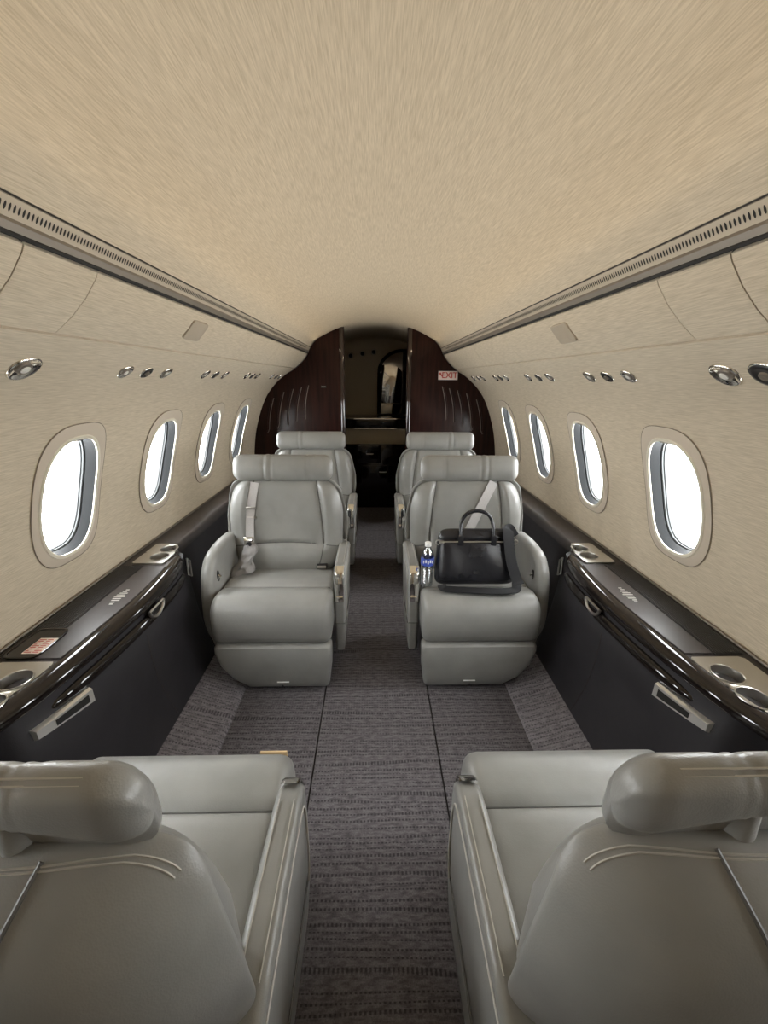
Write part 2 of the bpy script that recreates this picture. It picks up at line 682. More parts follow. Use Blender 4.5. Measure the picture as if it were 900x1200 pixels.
# floor: aisle runner between the two seat tracks, carpet either side
fl = MB()
fl.box((-0.62, Y0, -0.05), (-0.236, Y1 + 1.4, 0.0), 0)
fl.box((-0.230, Y0, -0.05), (0.230, Y1 + 1.4, 0.0), 0)
fl.box((0.236, Y0, -0.05), (0.62, Y1 + 1.4, 0.0), 0)
fl.box((-0.62, Y0, -0.06), (0.62, Y1 + 1.4, -0.006), 1)
structure(fl.build('floor', [M['carpet'], M['hole']], smooth=False))
for sgn, nm in ((-1, 'trim_1'), (1, 'trim_2')):
    k = MB()
    prof = [(0.600, 0.0), (0.608, 0.012), (0.66, 0.028), (0.72, 0.048), (0.80, 0.078), (0.80, -0.04), (0.60, -0.04)]
    k.grid([[Vector((a * sgn, lerp(Y0, Y1, i / 20), b)) for a, b in prof] for i in range(21)], 0, close_v=True, cap=True)
    structure(k.build(nm, M['carpet_side']))

# front end of the cabin behind the camera
wf = MB()
wf.box((-1.15, Y0 - 0.06, -0.05), (1.15, Y0, 1.9), 0)
structure(wf.build('wall_front', M['surround'], smooth=False))
# hull below the ledges so that no daylight leaks in
for sgn, nm in ((-1, 'trim_3'), (1, 'trim_4')):
    h = MB()
    prof = [(1.16, 0.62), (1.10, 0.3), (0.95, -0.02), (0.58, -0.06), (0.58, -0.10), (1.0, -0.08), (1.18, 0.3), (1.2, 0.62)]
    h.grid([[Vector((a * sgn, y, b)) for a, b in prof] for y in (Y0, 5.0)], 0, close_v=True, cap=True)
    structure(h.build(nm, M['black'], smooth=False))
    h = MB()
    prof = [(0.53, 1.62), (0.62, 1.62), (1.0, 1.46), (1.1, 1.30), (1.13, 1.33), (1.05, 1.52), (0.62, 1.72), (0.5, 1.70)]
    h.grid([[Vector((a * sgn, y, b)) for a, b in prof] for y in (Y0, 5.0)], 0, close_v=True, cap=True)
    structure(h.build({'trim_3': 'trim_5', 'trim_4': 'trim_6'}[nm], M['black'], smooth=False))

# ------------------------------------------------------------------ windows
n_win = 0
for sgn in (-1, 1):
    for yc in WIN_Y:
        n_win += 1
        root = bpy.data.objects.new('window_%d' % n_win, None)
        COL.objects.link(root)
        structure(root)

        def ring(profile, name, m, closed_prof=True):
            """profile: list of (grow_w, grow_h, depth, power, shift)."""
            mb = MB()
            rows = [[wp(sgn, yc, a, b, d) for a, b in oval(HALF_W + gw, HALF_H + gh, 64, p, sh)] for gw, gh, d, p, sh in profile]
            mb.grid(rows, 0, close_v=True, close_u=closed_prof)
            return mb.build(name, m, root, angle=50)
        # flat plate round the opening, taller above it
        ring([(0.000, 0.000, 0.000, 2.6, 0), (0.000, 0.000, 0.006, 2.6, 0), (0.021, 0.028, 0.006, 3.2, 0.008), (0.026, 0.034, 0.004, 3.2, 0.010), (0.027, 0.036, -0.004, 3.2, 0.010)], 'window_surround', M['surround'])
        ring([(0.004, 0.004, 0.004, 2.6, 0), (0.002, 0.002, 0.010, 2.6, 0), (-0.005, -0.005, 0.011, 2.6, 0), (-0.009, -0.009, 0.008, 2.6, 0), (-0.009, -0.009, 0.004, 2.6, 0), (-0.001, -0.001, 0.003, 2.6, 0)], 'window_bezel', M['cream'])
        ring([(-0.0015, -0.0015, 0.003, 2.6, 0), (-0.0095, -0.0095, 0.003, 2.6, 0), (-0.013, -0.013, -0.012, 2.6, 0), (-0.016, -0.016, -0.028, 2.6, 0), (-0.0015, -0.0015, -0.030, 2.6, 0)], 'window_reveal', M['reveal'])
        ring([(-0.0015, -0.0015, -0.030, 2.6, 0), (-0.015, -0.015, -0.031, 2.6, 0), (-0.019, -0.019, -0.034, 2.6, 0), (-0.019, -0.019, -0.039, 2.6, 0), (-0.022, -0.022, -0.041, 2.6, 0), (-0.022, -0.022, -0.047, 2.6, 0), (-0.0015, -0.0015, -0.047, 2.6, 0)], 'window_gasket', M['gasket'])
        pj = MB()
        pj.tube([wp(sgn, yc, a, b, 0.0035) for a, b in oval(HALF_W + 0.0265, HALF_H + 0.0352, 64, 3.2, 0.010)], 0.0013, 0, 6, closed=True)
        pj.build('surround_joint', M['joint'], root)
        pb = MB()
        pr = oval(HALF_W - 0.002, HALF_H - 0.002)
        pb.grid([[wp(sgn, yc, a, b, -0.049) for a, b in pr], [wp(sgn, yc, a, b, -0.053) for a, b in pr]], 0, close_v=True, cap=True)
        pb.build('window_pane', M['pane'], root)
        # the rolled-up shade peeks out at the head of the opening
        sb = MB()
        sb.tube([wp(sgn, yc, lerp(-0.075, 0.075, i / 10), HALF_H - 0.022, -0.018) for i in range(11)], 0.010, 0, 10)
        sb.build('window_shade', M['rail'], root)

# ------------------------------------------------------------------ overhead panels, rails
EXITSIDE = {1: 'on the EXIT sign side', -1: 'opposite the EXIT sign side'}
for sgn in (-1, 1):
    cuts = [Y0, 0.40, 0.755, 0.935, 2.02, 2.62, Y1 - 0.01] if sgn < 0 else [Y0, 0.37, 0.745, 0.925, 1.98, 2.60, Y1 - 0.01]
    labs = ['beige fabric overhead panel closest to the cabin doorway', 'beige fabric overhead panel second from the cabin doorway', 'narrow beige fabric overhead panel between two dark joints',
            'long beige fabric overhead panel with a square speaker cover', 'beige fabric overhead panel just beyond the speaker panel', 'beige fabric overhead panel touching the dark partition']
    for i, (a, b) in enumerate(zip(cuts, cuts[1:])):
        gp = 0.0020 if i < 2 else 0.0009
        t = thing('overhead_panel', labs[i] + ', ' + EXITSIDE[sgn], 'panel', (0, a, 0), 0, 'overhead fabric panels')
        mb = MB()
        pr = PANEL
        L = b - a
        stations = [gp, gp + 0.003] + [lerp(gp, L - gp, q / 12) for q in range(1, 12)] + [L - gp - 0.003, L - gp]
        rows = []
        for j, y in enumerate(stations):
            e = 0.0012 if j in (0, len(stations) - 1) else 0.0
            fr, bk = [], []
            for q, (px, pz) in enumerate(pr):
                o_ = e
                fr.append(Vector((sgn * (px + 0.7 * o_), y, pz + 0.7 * o_)))
                bk.append(Vector((sgn * (px + 0.013), y, pz + 0.013)))
            rows.append(fr + bk[::-1])
        mb.grid(rows, 0, close_v=True, cap=True)
        mb.build('fabric_panel', M['fabric'], t)
        if i:
            js = MB()
            wj = 0.0030 if i < 3 else (0.0014 if i == 3 else 0.0009)
            js.grid([[Vector((sgn * (px + 0.0035), yy, pz + 0.0035)) for px, pz in pr] + [Vector((sgn * (px + 0.008), yy, pz + 0.008)) for px, pz in pr[::-1]] for yy in (-wj, wj)], 0, close_v=True, cap=True)
            js.build('joint_seal', M['hole'], t)
        if i == 3:
            sp = MB()
            yc = (1.475 if sgn < 0 else 1.42) - a
            c0, c1 = Vector((0.613, 0, 1.489)), Vector((0.613 + 0.0, 0, 1.489))
            d = (Vector((PANEL[3][0], 0, PANEL[3][1])) - Vector((PANEL[1][0], 0, PANEL[1][1]))).normalized()
            nn = Vector((-d.z, 0, d.x))
            if nn.x > 0:
                nn = -nn
            q = oval(0.058, 0.036, 32, 8)
            def P3(aa, bb, dd):
                p = Vector((0.6055, yc + aa, 1.500)) + d * bb + nn * (dd + 0.003)
                return Vector((p.x * sgn, p.y, p.z))
            sp.grid([[P3(aa, bb, -0.004) for aa, bb in q], [P3(aa, bb, 0.003) for aa, bb in q], [P3(aa * .96, bb * .96, 0.0045) for aa, bb in q], [P3(aa * .01, bb * .01, 0.0045) for aa, bb in q]], 0, close_v=True)
            sp.build('speaker_cover', M['speaker'], t)
    # perforated air rail
    t = thing('air_rail', 'long perforated bronze metal air rail %s' % EXITSIDE[sgn], 'rail', (0, 0, 0), 0, 'perforated ceiling rails')
    mb = MB()
    A, B, Cc, D_ = Vector((0.5385, 1.598)), Vector((0.553, 1.574)), Vector((0.556, 1.5685)), Vector((0.5615, 1.556))
    prof = [A + Vector((0.0, 0.006)), A, B, Cc + Vector((-0.006, -0.001)), D_ + Vector((-0.006, -0.001)), D_ + Vector((0.003, 0.004)), A + Vector((0.012, 0.012))]
    mb.grid([[Vector((p.x * sgn, y, p.y)) for p in prof] for y in (Y0, Y1 - 0.005)], 0, close_v=True, cap=True)
    mb.build('rail_body', M['rail'], t, angle=20)
    st = MB()
    nd = Vector((B - A)).normalized()
    ns = Vector((-nd.y, nd.x))
    ns = -ns if ns.x > 0 else ns
    st.grid([[Vector((p.x * sgn, y, p.y)) for p in (A, A + ns * 0.0006, B + ns * 0.0006, B)] for y in (Y0, Y1 - 0.005)], 0, close_v=True, cap=True)
    st.build('perforated_strip', M['strip'], t, angle=20)
    hb = MB()
    d = (B - A).normalized()
    nn = Vector((-d.y, d.x))
    if nn.x > 0:
        nn = -nn
    c = A * 0.5 + B * 0.5 + nn * 0.0010
    y = 0.45
    while y < 3.4:
        hb.add([(sgn * (c + d * 0.0064 * math.sin(k * math.pi / 5)).x, y + 0.0022 * math.cos(k * math.pi / 5), (c + d * 0.0064 * math.sin(k * math.pi / 5)).y) for k in range(10)], [list(range(10))], 0)
        y += 0.0085
    hb.build('vent_perforation', M['hole'], t)
    lp = MB()
    lp.tube([Vector((sgn * (D_.x - 0.004), y, D_.y - 0.002)) for y in (Y0, Y1 - 0.005)], 0.0042, 0, 8)
    lp.tube([Vector((sgn * (A.x + 0.001), y, A.y + 0.003)) for y in (Y0, Y1 - 0.005)], 0.002, 0, 6)
    lp.build('rail_seal', M['hole'], t)

# ------------------------------------------------------------------ reading lights and air gaspers
LZ = 1.368
LX, LN, LU = wall_at(LZ)
NTH = ['first', 'second', 'third', 'fourth']


def wall_light(sgn, y, label, dark, size, opened=False):
    p = Vector((LX, y, LZ)) + LN * 0.006
    t = thing('air_gasper' if dark else 'reading_light', label, 'air vent' if dark else 'light', (p.x * sgn, p.y, p.z), 0, 'overhead lights and air gaspers')
    nrm = Vector((LN.x * sgn, 0, LN.z))
    up = Vector((LU.x * sgn, 0, LU.z))
    hw, hh = size * 0.58, size * 0.58
    def ring(rows, name, m):
        mb = MB()
        mb.grid([[Vector((0, a, 0)) + up * b + nrm * d for a, b in oval(hw * s, hh * s, 32, 2.2)] for s, d in rows], 0, close_v=True)
        return mb.build(name, m, t, angle=60)
    ring([(1.0, -0.0075), (0.98, -0.004), (0.94, -0.001), (0.88, -0.0005), (0.82, -0.002), (0.6, -0.0045), (0.3, -0.0055), (0.01, -0.0057)], 'bezel', M['chrome'])
    if dark:
        ring([(0.86, -0.002), (0.82, 0.001), (0.6, 0.002), (0.5, 0.0), (0.01, 0.0)], 'nozzle', M['black'])
        ring([(0.34, -0.001), (0.30, 0.004), (0.18, 0.005), (0.01, 0.004)], 'nozzle_knob', M['rail'])
    else:
        ring([(0.46, -0.006), (0.44, -0.002), (0.30, -0.0005), (0.01, -0.0005)], 'lamp_barrel', M['rail'])
        ring([(0.28, -0.001), (0.26, 0.001), (0.01, 0.0015)], 'lens', M['lens'])
    return t


SPANS = ['between windows one and two', 'between windows two and three', 'between windows three and four', 'past window four']
POS = ['nearest lamp of the trio', 'dark middle gasper of the trio', 'far lamp of the trio']
for sgn in (-1, 1):
    trios = [[1.335, 1.455, 1.59], [1.955, 2.075, 2.205], [2.585, 2.695, 2.81], [3.21, 3.345, 3.48]] if sgn < 0 else [[1.31, 1.43, 1.55], [1.905, 2.03, 2.17], [2.535, 2.645, 2.755], [3.08, 3.21, 3.37]]
    for sp, tr in zip(SPANS, trios):
        for k, y in enumerate(tr):
            wall_light(sgn, y, '%s %s, %s' % (['chrome lamp, trio end facing the doorway', 'dark middle gasper of trio', 'chrome lamp, trio end facing the partition'][k], sp, {1: 'EXIT sign side', -1: 'other side'}[sgn]), k == 1, 0.05 if k != 1 else 0.046)
    if sgn < 0:
        wall_light(sgn, 0.957, 'single large chrome oval reading light opposite the EXIT sign side', False, 0.066)
    else:
        wall_light(sgn, 0.945, 'single large chrome oval reading light on the EXIT sign side', False, 0.064)
        wall_light(sgn, 0.842, 'dark oval air gasper next to the single reading light, EXIT sign side', True, 0.064)

# ------------------------------------------------------------------ side ledges
XI = [(-1.2, 0.97), (0.45, 0.97), (0.60, 0.925), (0.69, 0.89), (0.78, 0.858), (0.87, 0.842), (0.95, 0.832), (1.08, 0.820), (1.25, 0.810), (1.42, 0.812), (1.55, 0.822), (1.66, 0.845), (1.76, 0.885), (1.85, 0.90), (4.0, 0.90)]


def xi(y):
    return sum(interp(XI, y + d) for d in (-0.05, -0.025, 0, 0.025, 0.05)) / 5


def bulge(y):
    return smooth(0.70, 0.78, y) * (1 - smooth(1.70, 1.76, y))


PZ = [0.60, 0.585, 0.555, 0.50, 0.42, 0.32, 0.22, 0.14, 0.07]


def panel_x(y, z):
    xb = xi(y)
    b = bulge(y)
    t = min(1, max(0, (0.50 - z) / 0.43))
    bx = lerp(xb, 0.785, t) + 0.012 * math.sin(math.pi * t) + (0.012 if z > 0.53 else 0)
    tr = min(1, max(0, (0.60 - z) / 0.53))
    rx = lerp(0.955, 0.83, tr) + 0.045 * math.sin(math.pi * tr)
    return lerp(max(rx, bx), bx, b)


def top_x(y):
    return max(xi(y) + 0.036, lerp(0.945, 0.0, bulge(y)))


for sgn in (-1, 1):
    lab = 'long dark leather side ledge with cup holders and a pink printed card' if sgn < 0 else 'long dark leather side ledge with cup holders, beside the briefcase seat'
    t = thing('side_ledge', lab, 'ledge', (0, 0, 0), 0, 'cabin side ledges')
    ys = [lerp(Y0, 0.6, i / 12) for i in range(12)] + sorted([lerp(0.6, 1.9, i / 90) for i in range(91)] + [0.7349, 0.7351, 0.9349, 0.9351, 1.5799, 1.5801, 1.7749, 1.7751]) + [lerp(1.9, Y1 - 0.01, i / 14) for i in range(1, 15)]
    mb = MB()
    mb.grid([[Vector((panel_x(y, z) - 0.0005, y, z - 0.006)) for z in PZ] + [Vector((0.98, y, 0.07)), Vector((1.04, y, 0.4)), Vector((1.04, y, 0.585))] for y in ys], 0, close_v=True, cap=True)
    # stitched seam down the middle of the panel and welt lines at the recess edges
    mb.tube([Vector((panel_x(lerp(1.24, 1.34, q), z) - 0.001, lerp(1.24, 1.30, q ** 2), z)) for q, z in [(i / 12, lerp(0.49, 0.08, i / 12)) for i in range(13)]], 0.0016, 1, 6)
    for ye in (1.715,):
        mb.tube([Vector((panel_x(ye, z) - 0.003, ye, z)) for z in [lerp(0.55, 0.075, i / 20) for i in range(21)]], 0.004, 0, 8)
    mb.build('leather_panel', [M['dark_leather'], M['brown_leather']], t, flip=sgn)
    mb = MB()
    rows = []
    for y in ys:
        x = top_x(y)
        well = 0.735 < y < 0.935 or 1.58 < y < 1.775
        zt = 0.556 if well else 0.602
        xl = (0.892 if y < 1.2 else 0.906) if well else x + 0.02
        xl = max(xl, x + 0.016)
        rows.append([Vector((1.085, y, 0.606)), Vector((1.06, y, 0.604)), Vector((1.0241, y, 0.602)), Vector((1.024, y, zt)), Vector((xl + 0.0001, y, zt)), Vector((xl, y, 0.602)), Vector((x + 0.014, y, 0.602)), Vector((x + 0.004, y, 0.599)), Vector((x - 0.002, y, 0.590)), Vector((x, y, 0.552)), Vector((x + 0.02, y, 0.545)), Vector((1.085, y, 0.545))])
    mb.grid(rows, 0, close_v=True, cap=True)
    mb.build('ledge_top', M['brown_leather'], t, flip=sgn)
    # wall-side metal bead
    mb = MB()
    mb.tube([Vector((1.0705, y, 0.609)) for y in ys], 0.0045, 0, 8)
    mb.build('wall_bead', M['rail'], t, flip=sgn)
    # lacquered table-edge trim: a fat upper roll, a dark gap and a thin lower strip
    ty = [lerp(0.50, 1.685, i / 80) for i in range(81)]
    mb = MB()
    rows = []
    for y in ty:
        e = math.sqrt(max(0.0, 1 - abs((y - 1.09) / 0.60) ** 8)) if abs(y - 1.09) < 0.60 else 0
        e = max(e, 0.06)
        x = xi(y)
        zz = 0.594
        pr = [(x + 0.050, 0.606), (x + 0.030, 0.612), (x + 0.014, 0.608), (x + 0.002, 0.598), (x - 0.003, 0.586), (x - 0.001, 0.574), (x + 0.008, 0.566), (x + 0.05, 0.562)]
        rows.append([Vector((x + 0.035 + (a - x - 0.035) * e, y, zz + (b - zz) * e)) for a, b in pr])
    mb.grid(rows, 0, close_v=True, cap=True)
    mb.build('gloss_trim', M['gloss'], t, flip=sgn)
    mb = MB()
    rows = []
    ty2 = [lerp(0.84, 1.66, i / 60) for i in range(61)]
    for y in ty2:
        x = xi(y)
        e = max(0.05, 1 - abs((y - 1.25) / 0.41) ** 10)
        zz = 0.528
        pr = [(x + 0.03, 0.548), (x + 0.003, 0.548), (x - 0.006, 0.540), (x - 0.008, 0.528), (x - 0.006, 0.516), (x + 0.003, 0.508), (x + 0.03, 0.508)]
        rows.append([Vector((x + 0.02 + (a - x - 0.02) * e, y, zz + (b - zz) * e)) for a, b in pr])
    mb.grid(rows, 0, close_v=True, cap=True)
    mb.build('trim_strip', M['gloss'], t, flip=sgn)
    # tray lid: ribbed insert against the wall and a hinged flap
    mb = MB()
    for q in range(11):
        x = 0.975 + q * 0.0078
        mb.box((x, 0.965, 0.603), (x + 0.0056, 1.555, 0.6085), 0, 0.001, 1)
    mb.box((0.972, 0.962, 0.601), (1.062, 1.558, 0.606), 0)
    mb.build('ribbed_insert', M['ribbed'], t, flip=sgn)
    mb = MB()
    rows = []
    for y in [lerp(0.965, 1.552, i / 30) for i in range(31)]:
        x = top_x(y) + 0.016
        rows.append([Vector((0.968, y, 0.603)), Vector((0.968, y, 0.607)), Vector((0.966, y, 0.6085)), Vector((x + 0.002, y, 0.6085)), Vector((x, y, 0.607)), Vector((x, y, 0.603))])
    mb.grid(rows, 0, close_v=True, cap=True)
    mb.build('tray_flap', M['brown_leather'], t, flip=sgn, angle=20)
    # small embossed silver mark on the flap
    mb = MB()
    for q in range(9):
        yy = 1.245 + q * 0.0125
        ln = [0.012, 0.020, 0.028, 0.034, 0.038, 0.034, 0.028, 0.020, 0.012][q]
        mb.box((0.917 - ln / 2 + 0.005 * (q % 2), yy, 0.6080), (0.917 + ln / 2, yy + 0.0055, 0.6092), 0)
    mb.build('silver_mark', M['satin'], t, flip=sgn, smooth=False)
    # cup holder plates
    for (ya, yb, cups, x0, x1, nm) in ((0.725, 0.945, ((0.928, 0.872), (0.924, 0.786)), 0.882, 1.035, 'near'), (1.57, 1.785, ((0.945, 1.635), (0.943, 1.722)), 0.897, 1.03, 'far')):
        mb = MB()
        bm = bmesh.new()
        # plate with two round holes: ring fans joined to the rim
        ymid = (cups[0][1] + cups[1][1]) / 2
        for (cx, cy), (a, b) in zip(cups, ((ymid, yb), (ya, ymid)) if cups[0][1] > cups[1][1] else ((ya, ymid), (ymid, yb))):
            n = 48
            outer, hole = [], []
            for k in range(n):
                th = 2 * math.pi * (k + 0.5) / n
                c, s_ = math.cos(th), math.sin(th)
                q = 1 / max(abs(c), abs(s_))
                ox, oy = c * q, s_ * q
                xl = lambda yy: max(x0, xi(yy) + 0.045)
                yy = cy + (oy * (b - cy) if oy > 0 else oy * (cy - a))
                xx = cx + (ox * (x1 - cx) if ox > 0 else ox * (cx - xl(yy)))
                outer.append((xx, yy))
                hole.append((cx + 0.036 * c, cy + 0.036 * s_))
            top = 0.611
            mb.grid([[Vector((p[0], p[1], 0.603)) for p in outer], [Vector((p[0], p[1], top)) for p in outer], [Vector((p[0], p[1], top)) for p in hole]], 0, close_v=True)
        cp = mb.build('cup_plate', M['brushed'], t, flip=sgn, angle=30)
        for cx, cy in cups:
            mb = MB()
            mb.lathe([(0.0365, 0.0), (0.0385, 0.002), (0.0375, 0.004), (0.0355, 0.003), (0.0345, -0.002), (0.0335, -0.046), (0.031, -0.048), (0.001, -0.048)], (cx, cy, 0.6115), (0, 0, 1), 40)
            mb.build('cup_holder', M['brushed'], cp, flip=sgn)
    # chrome pull in the trim
    mb = MB()
    yc = 1.315
    pts = []
    for k in range(25):
        th = math.pi * k / 24
        y = yc + 0.048 * math.cos(th)
        z = 0.562 - 0.036 * math.sin(th)
        pts.append(Vector((xi(y) - 0.007, y, z)))
    mb.tube(pts, 0.006, 0, 8)
    mb.tube([pts[-1], pts[0]], 0.004, 0, 8)
    f = MB()
    mb.add([p + Vector((0.005, 0, 0)) for p in pts], [list(range(len(pts)))], 1)
    mb.build('pull_handle', [M['brushed'], M['black']], t, flip=sgn)
    # air outlet: nickel frame with a dark slot below the trim
    mb = MB()
    def vp_(y, z, d):
        return Vector((panel_x(y, z) - d, y, z))
    n = 12
    outer = lambda q, ed: (lerp(0.800, 0.965, q), lerp(0.520, 0.508, q) if ed else lerp(0.490, 0.455, q))
    rows = []
    for q in range(n + 1):
        yt, zt = outer(q / n, True)
        yb, zb = outer(q / n, False)
        slot = 0.25 < q / n < 0.92
        col = []
        for w in (0.0, 0.12, 0.3, 0.32, 0.68, 0.7, 0.88, 1.0):
            y, z = lerp(yt, yb, w), lerp(zt, zb, w)
            d = 0.004 if w in (0.0, 1.0) else 0.012
            col.append(vp_(y, z, d))
        rows.append(col)
    mb.grid(rows, 0)
    rows2 = [[Vector((r[0].x + 0.02, r[0].y, r[0].z))] + r + [Vector((r[-1].x + 0.02, r[-1].y, r[-1].z))] for r in rows]
    mb.grid([[rows2[0][0]] * len(rows2[0]), rows2[0]], 0)
    mb.grid([rows2[-1], [rows2[-1][0]] * len(rows2[-1])], 0)
    mb.grid([[r[0], r[1]] for r in rows2], 0)
    mb.grid([[r[-2], r[-1]] for r in rows2], 0)
    vpn = mb.build('air_outlet', M['satin'], t, flip=sgn, angle=30)
    mb = MB()
    slot = []
    for q in [lerp(0.28, 0.90, i / 10) for i in range(11)]:
        yt, zt = outer(q, True)
        yb, zb = outer(q, False)
        slot.append([vp_(lerp(yt, yb, w), lerp(zt, zb, w), 0.0132) for w in (0.26, 0.74)])
    mb.grid(slot, 0)
    mb.build('outlet_slot', M['hole'], vpn, flip=sgn)
    # nickel latch frame at the far end of the trim
    mb = MB()
    q = []
    for (y, z) in ((1.665, 0.59), (1.705, 0.56), (1.70, 0.485), (1.655, 0.515)):
        q.append(Vector((panel_x(min(y, 1.69), min(z, 0.52)) - 0.006, y, z)))
    mb.tube(q, 0.0045, 0, 6, closed=True)
    mb.add([p + Vector((0.004, 0, 0)) for p in q], [[0, 1, 2, 3]], 1)
    mb.build('end_latch', [M['brushed'], M['black']], t, flip=sgn)

# printed card lying in a glossy dish at the near end of the ledge (one side only)
t = thing('printed_card', 'pink and white printed card lying in a glossy dish on the ledge', 'card', (-0.975, 1.015, 0.6115))
mb = MB()
mb.box((-0.026, -0.036, -0.001), (0.026, 0.036, 0.001), 0, 0.0005, 1)
mb.build('card_sheet', M['signwhite'], t, smooth=False)
mb = MB()
for i in range(9):
    for j in range(2):
        mb.box((-0.023 + j * 0.024, -0.032 + i * 0.0072, 0.0008), (-0.003 + j * 0.024 - 0.004 * ((i * 3 + j) % 4), -0.0285 + i * 0.0072, 0.0014), 0)
mb.build('red_print', M['red'], t, smooth=False)
td = thing('card_dish', 'glossy black dish around the pink printed card', 'dish', (-0.995, 1.03, 0.6095))
mb = MB()
r0 = oval(0.05, 0.072, 40, 5)
mb.grid([[Vector((a * k, b * k, z)) for a, b in r0] for k, z in ((1.0, -0.001), (1.0, 0.003), (0.94, 0.004), (0.90, 0.001), (0.01, 0.0005))], 0, close_v=True)
mb.build('dish_shell', M['gloss'], td)

# ------------------------------------------------------------------ partitions at the end of the cabin
BULK = spline([(1.075, 0.30), (1.077, 0.62), (1.077, 0.73), (1.066, 0.87), (1.035, 1.00), (0.965, 1.155), (0.872, 1.285), (0.765, 1.380), (0.69, 1.422), (0.64, 1.458), (0.575, 1.53), (0.54, 1.60), (0.47, 1.675), (0.40, 1.722), (0.33, 1.752), (0.265, 1.772)], 5)
for sgn in (-1, 1):
    lab = 'dark glossy mahogany partition carrying the EXIT sign' if sgn > 0 else 'dark glossy mahogany partition opposite the EXIT sign partition'
    t = thing('wood_partition', lab, 'partition', (0, 3.59, 0), 0, 'mahogany partitions')
    mb = MB()
    out = [(p.x - 0.004, p.y) for p in BULK] + [(0.265, 0.0), (0.58, 0.0), (0.80, 0.07), (1.0, 0.12)]
    mb.prism(out, 0.0, 0.05, 0, 0.004)
    mb.build('wood_panel', M['mahogany'], t, flip=sgn, angle=25)
    for k, (xt, zt, xb, zb) in enumerate(((0.575, 1.30, 0.615, 1.02), (0.635, 1.285, 0.69, 1.0), (0.705, 1.27, 0.765, 0.97), (0.785, 1.245, 0.845, 0.94), (0.875, 1.195, 0.935, 0.90))):
        mb = MB()
        pts = []
        for i in range(17):
            q = i / 16
            x = lerp(xt, xb, q) + 0.012 * math.sin(math.pi * q) * 1.0
            if q > 0.9 and k >= 3:
                x += (q - 0.9) * 0.15
            pts.append(Vector((x, -0.003, lerp(zt, zb, q))))
        mb.tube(pts, lambda q: 0.006 * (0.25 + 0.75 * math.sin(math.pi * min(1, max(0, q)) ) ** 0.4 if 0 < q < 1 else 0.25), 0, 8)
        mb.tube([p + Vector((-0.010, 0.002, 0)) for p in pts], 0.003, 1, 6)  # thin pale line standing in for the glint on the groove edge
        mb.build('raised_flute', [M['mahogany'], M['flute_glint']], t, flip=sgn)
    mb = MB()
    mb.box((0.262, -0.016, 0.0), (0.302, 0.055, 1.762), 0, 0.018, 8)
    mb.build('edge_post', M['lacquer'], t, flip=sgn)
t = thing('exit_sign', 'small white sign with red EXIT lettering on the dark partition', 'sign', (0.607, 3.586, 1.388))
mb = MB()
mb.box((-0.083, -0.005, -0.036), (0.083, 0.003, 0.036), 0, 0.003, 2)
mb.build('sign_face', M['signwhite'], t)
mb = MB()
mb.tube([(-0.083, -0.0045, -0.036), (0.083, -0.0045, -0.036), (0.083, -0.0045, 0.036), (-0.083, -0.0045, 0.036)], 0.0022, 0, 6, closed=True)
mb.build('sign_border', M['black'], t)
text_mesh('lettering', 'EXIT', 0.066, M['red'], t, (0.013, -0.0065, 0.0), (math.pi / 2, 0, 0), 0.98)
mb = MB()
arrow = [(-0.074, 0.022), (-0.056, 0.022), (-0.061, 0.016), (-0.046, -0.002), (-0.052, -0.010), (-0.068, 0.009), (-0.074, 0.003)]
mb.prism(arrow, -0.0068, -0.0052, 0)
mb.build('arrow_mark', M['red'], t, smooth=False)
t = thing('wall_placard', 'tiny pale placard on the dark partition opposite the EXIT sign', 'placard', (-0.44, 3.586, 1.29))
mb = MB()
mb.box((-0.024, -0.003, -0.010), (0.024, 0.003, 0.010), 0, 0.002, 2)
mb.build('placard_plate', M['hole'], t)
mb = MB()
mb.box((-0.018, -0.0036, -0.004), (0.018, -0.0025, 0.003), 0)
mb.build('placard_print', M['brushed'], t)

# ------------------------------------------------------------------ galley beyond the opening
wr = MB()
wr.box((-1.15, 4.80, -0.05), (1.15, 4.86, 1.9), 0)
structure(wr.build('wall_rear', M['tanwall'], smooth=False))
for sgn, nm in ((-1, 'wall_galley_left'), (1, 'wall_galley_right')):
    w = MB()
    w.box((min(sgn * 0.75, sgn * 0.80), 3.645, -0.05), (max(sgn * 0.75, sgn * 0.80), 4.80, 1.9), 0)
    structure(w.build(nm, M['mahogany'], smooth=False))
t = thing('galley_counter', 'black glossy cabinet with chrome-edged counter beyond the partition opening', 'cabinet', (0, 4.30, 0))
mb = MB()
mb.box((-0.74, 0.0, 0.0), (0.74, 0.49, 0.70), 0, 0.004)
mb.build('cabinet_body', M['gloss'], t)
mb = MB()
mb.box((-0.74, 0.02, 0.70), (0.74, 0.49, 0.86), 0, 0.004)
mb.build('backsplash', M['tanwall'], t)
mb = MB()
mb.box((-0.745, -0.03, 0.86), (0.745, 0.49, 0.97), 0, 0.02, 4)
mb.build('counter_top', M['gloss'], t)
mb = MB()
mb.tube([(-0.74, -0.028, 0.965), (0.74, -0.028, 0.965)], 0.007, 0, 8)
mb.tube([(-0.74, -0.028, 0.868), (0.74, -0.028, 0.868)], 0.005, 0, 8)
mb.build('chrome_edge', M['chrome'], t)
for (x0, z0, x1, z1, hx, hz) in ((-0.36, 0.50, 0.06, 0.69, -0.06, 0.60), (-0.36, 0.20, 0.30, 0.48, 0.08, 0.405)):
    mb = MB()
    mb.box((x0, -0.012, z0), (x1, 0.005, z1), 0, 0.005)
    d = mb.build('drawer', M['gloss'], t)
    mb = MB()
    mb.tube([(hx - 0.035, -0.014, hz), (hx - 0.03, -0.026, hz), (hx + 0.03, -0.026, hz), (hx + 0.035, -0.014, hz)], 0.006, 0, 8)
    mb.build('handle', M['brushed'], d)
